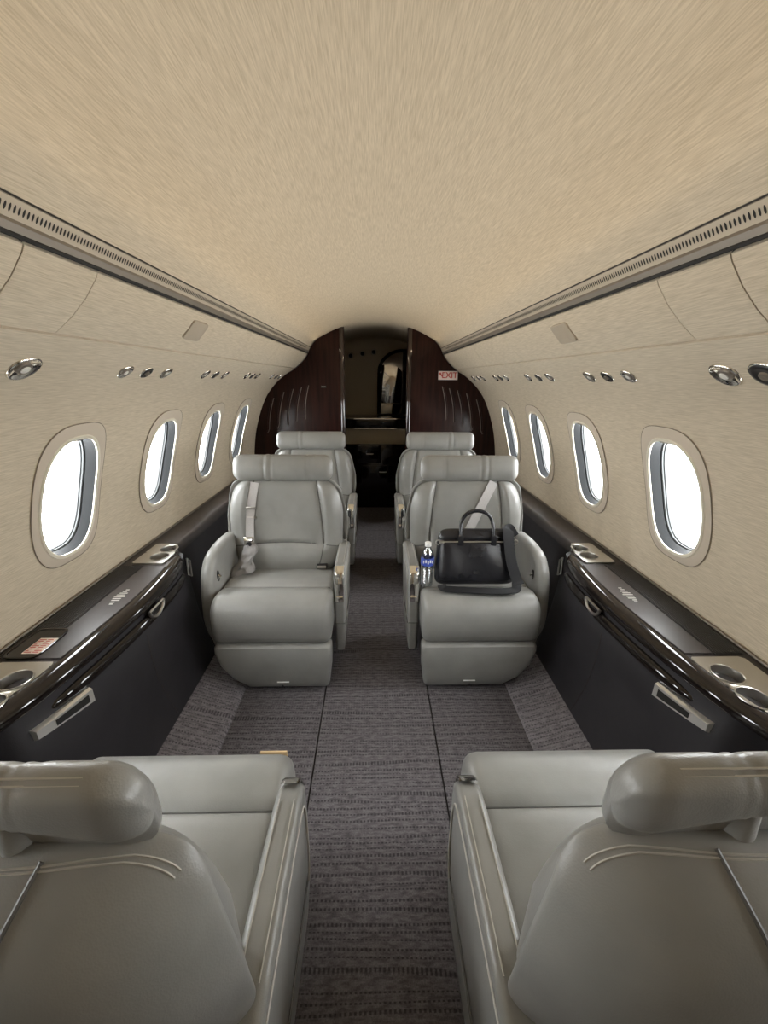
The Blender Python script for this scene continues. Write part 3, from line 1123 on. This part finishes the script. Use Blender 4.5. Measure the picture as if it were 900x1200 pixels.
t = thing('mirror_panel', 'dark-framed mirror with an arched corner above the galley counter', 'mirror', (0, 4.74, 0))
arch = [(0.02, 0.975)] + [(0.02 + 0.27 * (1 - math.cos(math.pi / 2 * i / 12)), 1.42 + 0.25 * math.sin(math.pi / 2 * i / 12)) for i in range(13)] + [(0.40, 1.67), (0.40, 0.975)]
mb = MB()
mb.prism(arch, 0.0, 0.03, 0, 0.004)
mb.build('mirror_frame', M['gloss'], t)
cx, cz = 0.18, 1.27
inn = [(0.055, 0.985)] + [(0.055 + 0.235 * (1 - math.cos(math.pi / 2 * i / 12)), 1.42 + 0.215 * math.sin(math.pi / 2 * i / 12)) for i in range(13)] + [(0.30, 1.635), (0.30, 0.985)]
mb = MB()
mb.prism(inn, -0.004, 0.002, 0, 0.001)
mb.build('mirror_glass', M['mirror'], t)
mb = MB()
mb.box((0.40, -0.40, 0.975), (0.46, 0.03, 1.70), 0, 0.01)
mb.build('side_post', M['gloss'], t)
for x, nm in ((-0.275, 'lamp in the galley closest to the partition opposite the EXIT sign'), (-0.145, 'middle lamp of the three on the tan galley wall'), (-0.02, 'lamp on the tan galley wall closest to the arched mirror')):
    t = thing('galley_lamp', 'small dark round ' + nm, 'light', (x, 4.797, 1.60 + 0.02 * (x + 0.275) / 0.13), 0, 'galley wall lamps')
    mb = MB()
    mb.lathe([(0.03, 0.003), (0.029, -0.006), (0.024, -0.009), (0.020, -0.006)], (0, 0, 0), (0, 1, 0), 24)
    mb.build('bezel', M['brushed'], t)
    mb = MB()
    mb.lathe([(0.021, -0.003), (0.015, -0.008), (0.001, -0.009)], (0, 0, 0), (0, 1, 0), 20)
    mb.build('lens', M['black'], t)


# ------------------------------------------------------------------ seats
def make_seat(label, s, loc, rz, recline, y_back=0.47, head_fwd=0.0):
    """s = +1 when the aisle is on local +x. The seat faces local -y."""
    t = thing('cabin_seat', label, 'seat', loc, rz, 'grey leather cabin seats')
    # seat cushion: front roll, seam, main pad sloping to the back
    prof = [(0.045, 0.262), (0.010, 0.262), (-0.006, 0.272), (-0.016, 0.30), (-0.022, 0.34), (-0.022, 0.385), (-0.012, 0.425), (0.010, 0.453), (0.045, 0.468), (0.085, 0.470), (0.120, 0.464),
            (0.143, 0.455), (0.150, 0.448), (0.157, 0.454), (0.19, 0.459), (0.26, 0.452), (0.34, 0.438), (0.42, 0.420), (0.47, 0.410), (0.49, 0.39), (0.49, 0.30), (0.47, 0.28), (0.25, 0.27)]
    mb = MB()
    mb.xsweep(prof, lambda y, z: (-0.243 + 0.02 * smooth(0.3, 0.6, y), 0.266), 0.035, 26)
    mb.tube([Vector((lerp(-0.222, 0.250, i / 20), 0.150, 0.4505)) for i in range(21)], 0.0022, 1, 6)
    mb.build('seat_cushion', [M['leather'], M['seam']], t, flip=s)
    # leg rest
    prof = [(0.0, 0.256), (-0.014, 0.246), (-0.019, 0.22), (-0.018, 0.15), (-0.010, 0.08), (-0.002, 0.045), (0.008, 0.028), (0.03, 0.024), (0.05, 0.03), (0.06, 0.14), (0.05, 0.25), (0.03, 0.258)]
    mb = MB()
    mb.xsweep(prof, lambda y, z: (-0.243 + 0.11 * (1 - smooth(-0.02, 0.25, z)) ** 1.4 + (0.02 if z < 0.05 else 0), 0.266 - 0.018 * (1 - smooth(0.0, 0.2, z))), 0.022, 20)
    lr = mb.build('leg_rest', M['leather'], t, flip=s)
    mb = MB()
    mb.box((0.02, -0.0135, 0.066), (0.072, -0.0095, 0.0695), 0)
    mb.lathe([(0.004, -0.002), (0.001, -0.003)], (0.043, -0.008, 0.047), (0, 1, 0), 10, 1)
    mb.build('placard', [M['white'], M['black']], t, flip=s)
    # aisle arm
    DZ = -0.025
    prof = [(0.165, 0.105), (0.140, 0.125), (0.132, 0.18), (0.130, 0.30), (0.128, 0.42 + DZ), (0.130, 0.50 + DZ), (0.140, 0.545 + DZ), (0.165, 0.568 + DZ), (0.21, 0.577 + DZ), (0.34, 0.580 + DZ), (0.45, 0.578 + DZ), (0.50, 0.56 + DZ), (0.52, 0.45 + DZ), (0.52, 0.16), (0.50, 0.11)]
    mb = MB()
    mb.xsweep(prof, lambda y, z: (0.268, 0.319 + 0.004 * smooth(0.45, 0.6, z) - 0.010 * (1 - smooth(0.1, 0.3, z))), 0.014, 8)
    inset = [(0.18, 0.30), (0.165, 0.36), (0.163, 0.46), (0.172, 0.515), (0.20, 0.538), (0.30, 0.543), (0.42, 0.543), (0.50, 0.54)]
    mb.tube([Vector((0.3215, a, b + DZ)) for a, b in [tuple(p) for p in spline(inset, 4)]], 0.0025, 1, 6)
    mb.tube([Vector((0.3185, a, b)) for a, b in ((0.132, 0.275), (0.2, 0.273), (0.5, 0.265))] , 0.0022, 2, 6)
    mb.tube([Vector((lerp(0.272, 0.315, i / 6), 0.1305, 0.275)) for i in range(7)], 0.0022, 2, 6)
    for xa in (0.280, 0.309):
        mb.tube([Vector((xa, y, 0.5785 + DZ + 0.0016 * math.sin((y - 0.17) / 0.3 * math.pi))) for y in [lerp(0.20, 0.46, i / 10) for i in range(11)]], 0.0012, 1, 5)
    arm = mb.build('aisle_armrest', [M['leather'], M['stitch'], M['seam']], t, flip=s)
    # chrome control plate wrapped over the front tip of the arm
    front = [(0.1235, 0.418), (0.1215, 0.43), (0.1225, 0.49), (0.1255, 0.515), (0.134, 0.551), (0.150, 0.568), (0.166, 0.5755)]
    sp = spline(front, 5)
    mb = MB()
    q0, q1 = [], []
    for p in sp:
        q0.append(p)
    rows = []
    for x, d in ((0.274, 0.0), (0.274, 0.004), (0.278, 0.006), (0.309, 0.006), (0.313, 0.004), (0.313, 0.0)):
        rows.append([Vector((x, p.x + 0.004 - d * 0.8, p.y - 0.002 + d * 0.5 + DZ)) for p in sp])
    mb.grid(rows, 0)
    mb.box((0.276, 0.112, 0.420 + DZ), (0.311, 0.128, 0.447 + DZ), 0, 0.004, 2)
    mb.build('control_plate', M['chrome'], t, flip=s)
    # outboard arm: an arched pad
    prof = [tuple(p) for p in spline([(0.12, 0.06), (0.08, 0.12), (0.065, 0.22), (0.068, 0.34), (0.080, 0.455), (0.105, 0.540), (0.155, 0.595), (0.23, 0.616), (0.34, 0.620), (0.44, 0.612)], 3)] + [(0.52, 0.56), (0.53, 0.4), (0.53, 0.15), (0.48, 0.07)]
    mb = MB()
    mb.xsweep(prof, lambda y, z: (-0.310 + 0.17 * (1 - smooth(-0.05, 0.36, z)) ** 1.3, -0.250 + 0.095 * (1 - smooth(-0.05, 0.30, z)) ** 1.3), 0.026, 8)
    mb.build('outer_armrest', M['leather'], t, flip=s)
    mb = MB()
    mb.grid([[Vector((-0.249 + d, 0.155 + a * k, 0.508 + b * k)) for a, b in oval(0.012, 0.026, 20, 2.2)] for k, d in ((1.0, -0.002), (1.0, 0.002), (0.75, 0.002), (0.7, 0.0005), (0.01, 0.0005))], 0, close_v=True)
    mb.tube([(-0.2475, 0.155, 0.503), (-0.240, 0.155, 0.507), (-0.2475, 0.155, 0.513)], 0.006, 1, 8)
    mb.build('recline_button', [M['black'], M['chrome']], t, flip=s)
    # base under the seat
    mb = MB()
    mb.box((-0.12, 0.10, 0.0), (0.24, 0.50, 0.275), 0, 0.02, 3)
    mb.build('pedestal', M['black'], t, flip=s)

    # ---- back
    sr, cr_ = math.sin(recline), math.cos(recline)
    zb0 = 0.34

    def BP(x, w, d):
        """x across, w up the back, d forward of the back's mid plane."""
        return Vector((x, y_back + w * sr - d * cr_, zb0 + w * cr_ + d * sr))
    Wd = [(0.0, 0.20), (0.06, 0.225), (0.13, 0.262), (0.20, 0.290), (0.28, 0.295), (0.40, 0.282), (0.50, 0.262), (0.60, 0.238)]
    Lw = 0.535

    def fnb(u, v, d):
        w = (v + 1) / 2 * Lw
        return BP(u * interp(Wd, w) + 0.005, w, d + 0.05)

    def relief(u, v):
        w = (v + 1) / 2 * Lw
        sm = 0.60 + 0.14 * (v < 2) * (0.5 - 0.5 * v) * 0.5
        side = smooth(sm - 0.02, sm + 0.12, abs(u)) * smooth(0.16, 0.24, w)
        r = 0.024 * side
        r -= 0.012 * math.exp(-((abs(u) - sm) / 0.03) ** 2) * smooth(0.16, 0.22, w)
        wa = 0.200 + 0.012 * (1 - (u / 0.7) ** 2)
        r -= 0.012 * math.exp(-((w - wa) / 0.010) ** 2)
        r -= 0.010 * smooth(0.25, 0.02, abs(u)) * smooth(0.25, 0.45, w)
        r += 0.012 * math.exp(-((w - 0.13) / 0.06) ** 2)
        return r

    def on_back(u, w, lift=0.0):
        v = w / Lw * 2 - 1
        r = max(abs(u), abs(v))
        e = max(0.0, 1 - r ** 7) ** 0.5
        return fnb(u, v, 0.045 * e + relief(u, v) * e + lift)
    mb = MB()
    mb.pillow(fnb, 0.045, 0.03, 128, 40, 7, 7, 7, 0, relief)
    for sd in (-1, 1):
        mb.tube([on_back(sd * (0.60 + 0.07 * (0.5 - 0.5 * (w / Lw * 2 - 1))), w, 0.0014) for w in [lerp(0.195, 0.525, i / 30) for i in range(31)]], 0.0027, 1, 6)
        mb.tube([on_back(sd * (0.655 + 0.04 * i / 12), lerp(0.195, 0.03, i / 12), 0.001) for i in range(13)], 0.0024, 1, 6)
    mb.tube([on_back(u, 0.200 + 0.012 * (1 - (u / 0.7) ** 2), 0.0012) for u in [lerp(-0.95, 0.95, i / 40) for i in range(41)]], 0.0027, 1, 6)
    mb.build('backrest', [M['leather'], M['seam']], t, flip=s)
    # rear shell: a rounded cap with two curved vertical seams and a stitched upper edge
    PROF = [(0.10, 0.030), (0.20, 0.042), (0.28, 0.052), (0.36, 0.050), (0.41, 0.042), (0.45, 0.031), (0.48, 0.017), (0.505, 0.002), (0.525, -0.015), (0.540, -0.031), (0.553, -0.055)]

    Ws = [(0.10, 0.305), (0.20, 0.312), (0.36, 0.309), (0.42, 0.296), (0.48, 0.278), (0.55, 0.254)]

    def fns(u, v, d):
        w = lerp(0.445, 0.553, v) if v >= 0 else lerp(0.445, lerp(0.13, 0.36, max(0.0, 1 - u * u) ** 0.8), -v)
        dd = sum(interp(PROF, w + e) for e in (-0.02, -0.01, 0, 0.01, 0.02)) / 5
        return BP(u * interp(Ws, w) + 0.004, w, -dd - d + 0.075 * abs(u) ** 4)
    mb = MB()
    mb.pillow(fns, 0.016, 0.03, 144, 40, 4.0, 7, 9, 0)

    def on_shell(u, v, lift=0.0):
        n = 4.0 if v >= 0 else 7
        r = (abs(u) ** n + abs(v) ** n) ** (1 / n)
        e = max(0.0, 1 - r ** 9) ** 0.5
        return fns(u, v, 0.016 * e + lift)
    for sd in (-1, 1):
        mb.tube([on_shell(sd * (0.14 + 0.38 * (i / 30) ** 1.5), lerp(-0.9, 0.965, i / 30), 0.0005) for i in range(31)], 0.0026, 1, 6)
    for rr in (0.955, 0.972):
        pts = []
        for i in range(61):
            th = math.pi * lerp(0.10, 0.90, i / 60)
            c, q = math.cos(th), math.sin(th)
            pts.append(on_shell(rr * math.copysign(abs(c) ** (2 / 4.0), c), rr * abs(q) ** (2 / 4.0), 0.0008))
        mb.tube(pts, 0.0012, 2, 5)
    mb.build('back_shell', [M['leather'], M['seam'], M['stitch']], t, flip=s)
    mb = MB()
    c0 = BP(0, -0.02, -0.03)
    mb.box((-0.255, y_back - 0.02, 0.10), (0.275, y_back + 0.055, 0.66), 0, 0.03, 3)
    mb.build('back_boot', M['black'], t, flip=s)
    # headrest: plump in front, slim and undercut at the rear, on two short posts
    def hprof(xn):
        k = abs(xn) ** 2.5
        pts = [(0.066, 0.522), (0.084, 0.527), (0.098, 0.550), (0.103, 0.585), (0.096, 0.618), (0.084, 0.642), (0.068, 0.651), (0.053, 0.648), (0.043, 0.635), (0.040, lerp(0.618, 0.580, k)), (0.044, lerp(0.606, 0.560, k)), (0.054, lerp(0.590, 0.546, k)), (0.058, 0.540)]
        c = spline(pts + [pts[0]], 3)[:-1]
        out = []
        for p in c:
            q = BP(0, p.y, p.x + head_fwd)
            out.append((q.y, q.z))
        return out
    x0, x1, rr = -0.250, 0.242, 0.042
    mb = MB()
    rows = []
    xs = [x0 + rr * (1 - math.cos(math.pi / 2 * i / 7)) for i in range(8)] + [lerp(x0 + rr, x1 - rr, i / 60) for i in range(1, 60)] + [x1 - rr * (1 - math.cos(math.pi / 2 * (7 - i) / 7)) for i in range(8)]
    for x in xs:
        P_ = [Vector(p) for p in hprof((x - (x0 + x1) / 2) / ((x1 - x0) / 2))]
        e = min(x - x0, x1 - x)
        ins = rr * (1 - math.sqrt(max(0, 1 - (1 - min(1, e / rr)) ** 2)))
        for (xc, wd, dp) in ((-0.095, 0.006, 0.004), (-0.060, 0.006, 0.004), (0.118, 0.005, 0.003), (0.135, 0.005, 0.002), (-0.078, 0.012, -0.002)):
            ins += dp * math.exp(-((x - xc) / wd) ** 2)
        c = sum(P_, Vector((0, 0))) / len(P_)
        row = []
        for p in P_:
            d = p - c
            q = c + d * max(0.02, 1 - ins / max(d.length, rr * 1.02))
            row.append((x, q.x, q.y))
        rows.append(row)
    mb.grid(rows, 0, close_v=True, cap=True)
    for dz in (0.0, 0.006):
        mb.tube([BP(lerp(-0.205, 0.195, i / 30), 0.6505 - dz * 0.35, 0.062 + head_fwd - dz) for i in range(31)], 0.0012, 2, 5)
    mb.build('headrest', [M['leather'], M['seam'], M['stitch']], t, flip=s)
    mb = MB()
    for xa in (-0.10, 0.10):
        mb = MB()
        mb.tube([BP(xa, 0.46, 0.052 + head_fwd * 0.5), BP(xa, 0.545, 0.058), BP(xa, 0.59, 0.068 + head_fwd)], 0.016, 0, 12)
        mb.build('headrest_post', M['leather'], t, flip=s)
    return t, BP, on_back


SEAT_X = 0.462
R1, R2 = 1.50, 2.45
rec = math.radians(9)
row1_belt, BPa, onb = make_seat('grey leather seat with a crumpled grey belt pouch hanging down its back', 1, (-SEAT_X, R1, 0), 0, rec)
row1_bag, _, _ = make_seat('grey leather seat holding the black briefcase and water bottle', -1, (SEAT_X, R1, 0), 0, rec)
make_seat('grey leather seat directly behind the one with the hanging belt pouch', 1, (-SEAT_X, R2, 0), 0, rec)
make_seat('grey leather seat directly behind the one holding the briefcase', -1, (SEAT_X, R2, 0), 0, rec)
fg_rec = math.radians(8.5)
make_seat('grey leather seat seen from its back, facing the hanging belt pouch seat', -1, (-0.480, 0.795, 0), math.pi, fg_rec)
make_seat('grey leather seat seen from its back, facing the briefcase seat', 1, (0.480, 0.795, 0), math.pi, fg_rec)


# ---- seat belts (parts of the seats they are anchored to)
def ribbon(pts, width, up, th=0.0016, name='shoulder_belt', parent=None, flip=None, m=None):
    mb = MB()
    pts = spline(pts, 6)
    rows = []
    for i, p in enumerate(pts):
        d = (pts[min(i + 1, len(pts) - 1)] - pts[max(i - 1, 0)]).normalized()
        sd = d.cross(Vector(up)).normalized()
        nn = sd.cross(d).normalized()
        rows.append([p - sd * width / 2 - nn * th, p + sd * width / 2 - nn * th, p + sd * width / 2 + nn * th, p - sd * width / 2 + nn * th])
    mb.grid(rows, 0, close_v=True, cap=True)
    return mb.build(name, m or M['belt'], parent, flip=flip, angle=30)


b = ribbon([onb(-0.56, 0.515, 0.012), onb(-0.575, 0.43, 0.010), onb(-0.60, 0.33, 0.012), onb(-0.60, 0.245, 0.016)], 0.040, (0, -1, 0.15), name='shoulder_belt', parent=row1_belt)
mb = MB()
p = onb(-0.585, 0.39, 0.014)
for dz in (0, -0.05):
    mb.box((p.x - 0.024, p.y - 0.005, p.z + dz - 0.006), (p.x + 0.024, p.y + 0.003, p.z + dz + 0.006), 0, 0.002)
mb.build('belt_slider', M['brushed'], row1_belt)
p = onb(-0.60, 0.225, 0.030)
mb = MB()
mb.box((p.x - 0.026, p.y - 0.012, p.z - 0.030), (p.x + 0.026, p.y + 0.004, p.z + 0.026), 0, 0.007, 3)
mb.tube([(p.x - 0.018, p.y - 0.015, p.z + 0.012), (p.x + 0.018, p.y - 0.015, p.z + 0.014)], 0.007, 0, 8)
mb.lathe([(0.014, 0), (0.014, 0.006), (0.008, 0.008), (0.001, 0.008)], (p.x, p.y - 0.010, p.z - 0.012), (0, -1, 0), 16, 1)
mb.build('belt_buckle', [M['chrome'], M['black']], row1_belt)
# the crumpled pouch of folded webbing under the buckle
mb = MB()
prc = random.Random(3)
rows = []
for i in range(23):
    q = i / 22
    z = lerp(p.z - 0.012, 0.452, q)
    hw = lerp(0.022, 0.058, q ** 0.8) + 0.004 * math.sin(9 * q)
    hd = lerp(0.012, 0.032, q)
    cx = p.x + 0.004 - 0.022 * q + 0.008 * math.sin(6 * q)
    cy = p.y - 0.004 - 0.085 * q
    row = []
    for k in range(28):
        th = 2 * math.pi * k / 28
        f_ = 1 + 0.30 * math.sin(3 * th + 9 * q) * q + 0.26 * math.sin(5 * th - 14 * q) + 0.18 * math.sin(17 * q + 2 * th) + 0.12 * math.sin(9 * th + 6 * q)
        row.append(Vector((cx + hw * math.cos(th) * (1 + 0.08 * math.sin(8 * q)), cy + hd * math.sin(th) * f_, z + 0.018 * math.cos(th) * q)))
    rows.append(row)
mb.grid(rows, 0, close_v=True, cap=True)
mb.build('belt_pouch', M['pouch'], row1_belt)
mb = MB()
mb.box((0.158, 0.365, 0.435), (0.212, 0.415, 0.458), 0, 0.006, 3)
mb.box((0.163, 0.360, 0.442), (0.207, 0.368, 0.456), 1, 0.002, 2)
mb.build('belt_receiver', [M['black'], M['brushed']], row1_belt)
# the belt running across the other seat's back, behind the briefcase
def onr(u, w, l):
    q = onb(u, w, l)
    return Vector((-q.x, q.y, q.z))
ribbon([onr(-0.50, 0.52, 0.014), onr(-0.30, 0.43, 0.010), onr(-0.02, 0.27, 0.012), onr(0.20, 0.14, 0.012)], 0.044, (0, -1, 0.15), name='shoulder_belt', parent=row1_bag)

# ------------------------------------------------------------------ briefcase
bag = thing('briefcase', 'black leather briefcase with two top handles and a wide shoulder strap', 'bag', (0.442, 1.628, 0.474), math.radians(0))
lean = math.radians(13)


def bagp(x, w, d):
    return Vector((x, w * math.sin(lean) - d * math.cos(lean), w * math.cos(lean) + d * math.sin(lean)))


BW, BH = 0.172, 0.252


def fbag(u, v, d):
    w = (v + 1) / 2 * BH
    wid = BW * (1.02 - 0.06 * v - 0.02 * v * v)
    return bagp(u * wid - 0.004, w + 0.004, d * (1.0 - 0.35 * (v > 0) * v))


mb = MB()
mb.pillow(fbag, 0.045, 0.035, 120, 26, 9, 9, 7, 0, lambda u, v: 0.004 * math.sin(5 * u + 2 * v) * (1 - u * u) - 0.010 * math.exp(-((v - 0.62) / 0.05) ** 2))
mb.build('bag_body', M['bag'], bag)
mb = MB()
mb.tube([bagp(x, BH * 0.80, 0.0400) for x in [lerp(-0.165, 0.120, i / 20) for i in range(21)]], 0.0030, 0, 6)
mb.box(tuple(bagp(-0.172, BH * 0.80 - 0.006, 0.048)), tuple(bagp(-0.150, BH * 0.80 + 0.006, 0.036)), 0, 0.002)
mb.build('zip', M['brushed'], bag)
for d, dx, hh in ((0.024, -0.004, 0.086), (-0.008, 0.006, 0.080)):
    mb = MB()
    pts = [bagp(-0.072 + dx, BH - 0.050, d + 0.014), bagp(-0.072 + dx, BH + 0.01, d + 0.006)]
    for i in range(1, 16):
        th = math.pi * (1 - i / 16)
        pts.append(bagp(dx + 0.070 * math.cos(th) , BH + 0.012 + (hh - 0.012) * math.sin(th) ** 0.8, d))
    pts += [bagp(0.072 + dx, BH + 0.01, d + 0.006), bagp(0.072 + dx, BH - 0.050, d + 0.014)]
    mb.tube(spline(pts, 3), 0.0072, 0, 10)
    for sx in (-1, 1):
        c = bagp(sx * 0.072 + dx, BH - 0.045, d + 0.016)
        mb.box((c.x - 0.013, c.y - 0.005, c.z - 0.024), (c.x + 0.013, c.y + 0.005, c.z + 0.024), 0, 0.004, 2)
    mb.build('carry_handle', M['bag'], bag)
for sx in (-1, 1):
    mb = MB()
    c = bagp(sx * 0.172, BH - 0.055, 0.02)
    mb.tube([c + Vector((0.010 * math.cos(2 * math.pi * k / 12), 0, 0.010 * math.sin(2 * math.pi * k / 12))) for k in range(12)], 0.0025, 0, 6, closed=True)
    mb.build('strap_ring', M['brushed'], bag)
# shoulder strap: over the front at one end, then looped along the cushion in front
ribbon([bagp(0.165, BH - 0.03, 0.02), bagp(0.140, BH + 0.006, 0.030), bagp(0.128, BH - 0.01, 0.052), bagp(0.140, BH * 0.5, 0.062), bagp(0.163, 0.045, 0.072), bagp(0.168, 0.024, 0.09)], 0.044, (0, -1, 0.2), 0.002, 'shoulder_strap', bag, None, M['strap'])
z_ = 0.012
ribbon([Vector((0.172, -0.045, 0.030)), Vector((0.158, -0.074, z_ + 0.003)), Vector((0.100, -0.084, z_ + 0.001)), Vector((0.03, -0.080, z_)), Vector((-0.05, -0.072, z_)), Vector((-0.12, -0.062, z_)), Vector((-0.150, -0.054, z_)), Vector((-0.158, -0.04, 0.022))], 0.040, (0, -0.15, 1), 0.002, 'shoulder_strap', bag, None, M['strap'])

# ------------------------------------------------------------------ water bottle
bt = thing('water_bottle', 'clear plastic water bottle with white cap and blue label', 'bottle', (0.2235, 1.635, 0.470))
mb = MB()
pr = [(0.001, 0.004), (0.018, 0.0), (0.026, 0.003), (0.0275, 0.01)]
for i in range(10):
    z = 0.014 + i * 0.0085
    pr += [(0.0278, z), (0.0262, z + 0.004)]
pr += [(0.0280, 0.102), (0.0280, 0.142), (0.0265, 0.152), (0.020, 0.170), (0.0125, 0.184), (0.0115, 0.192), (0.0112, 0.194)]
mb.lathe(pr, (0, 0, 0), (0, 0, 1), 28)
mb.build('bottle_body', M['plastic'], bt)
mb = MB()
mb.lathe([(0.0282, 0.104), (0.0286, 0.106), (0.0286, 0.138), (0.0282, 0.140)], (0, 0, 0), (0, 0, 1), 28)
for k in range(5):
    th = -math.pi / 2 + (k - 2) * 0.35
    c = Vector((0.0288 * math.cos(th), 0.0288 * math.sin(th), 0.122 + 0.004 * (k % 2)))
    mb.box((c.x - 0.003, c.y - 0.001, c.z - 0.006), (c.x + 0.003, c.y + 0.001, c.z + 0.008), 1, 0.0005, 1)
mb.build('bottle_label', [M['label'], M['white']], bt)
mb = MB()
mb.lathe([(0.0132, 0.190), (0.0140, 0.191), (0.0140, 0.206), (0.0125, 0.208), (0.001, 0.208)], (0, 0, 0), (0, 0, 1), 24)
mb.build('bottle_cap', M['white'], bt)

# tan folded sheet sticking out beyond the front of one seat
t = thing('paper_sheet', 'tan paper edge peeking out past the seat cushion by the chrome arm tip', 'paper', (-0.275, 0.822, 0.414))
mb = MB()
mb.box((-0.035, -0.003, -0.06), (0.035, 0.002, 0.008), 0, 0.001, 1)
mb.build('folded_sheet', M['paper'], t, smooth=False)
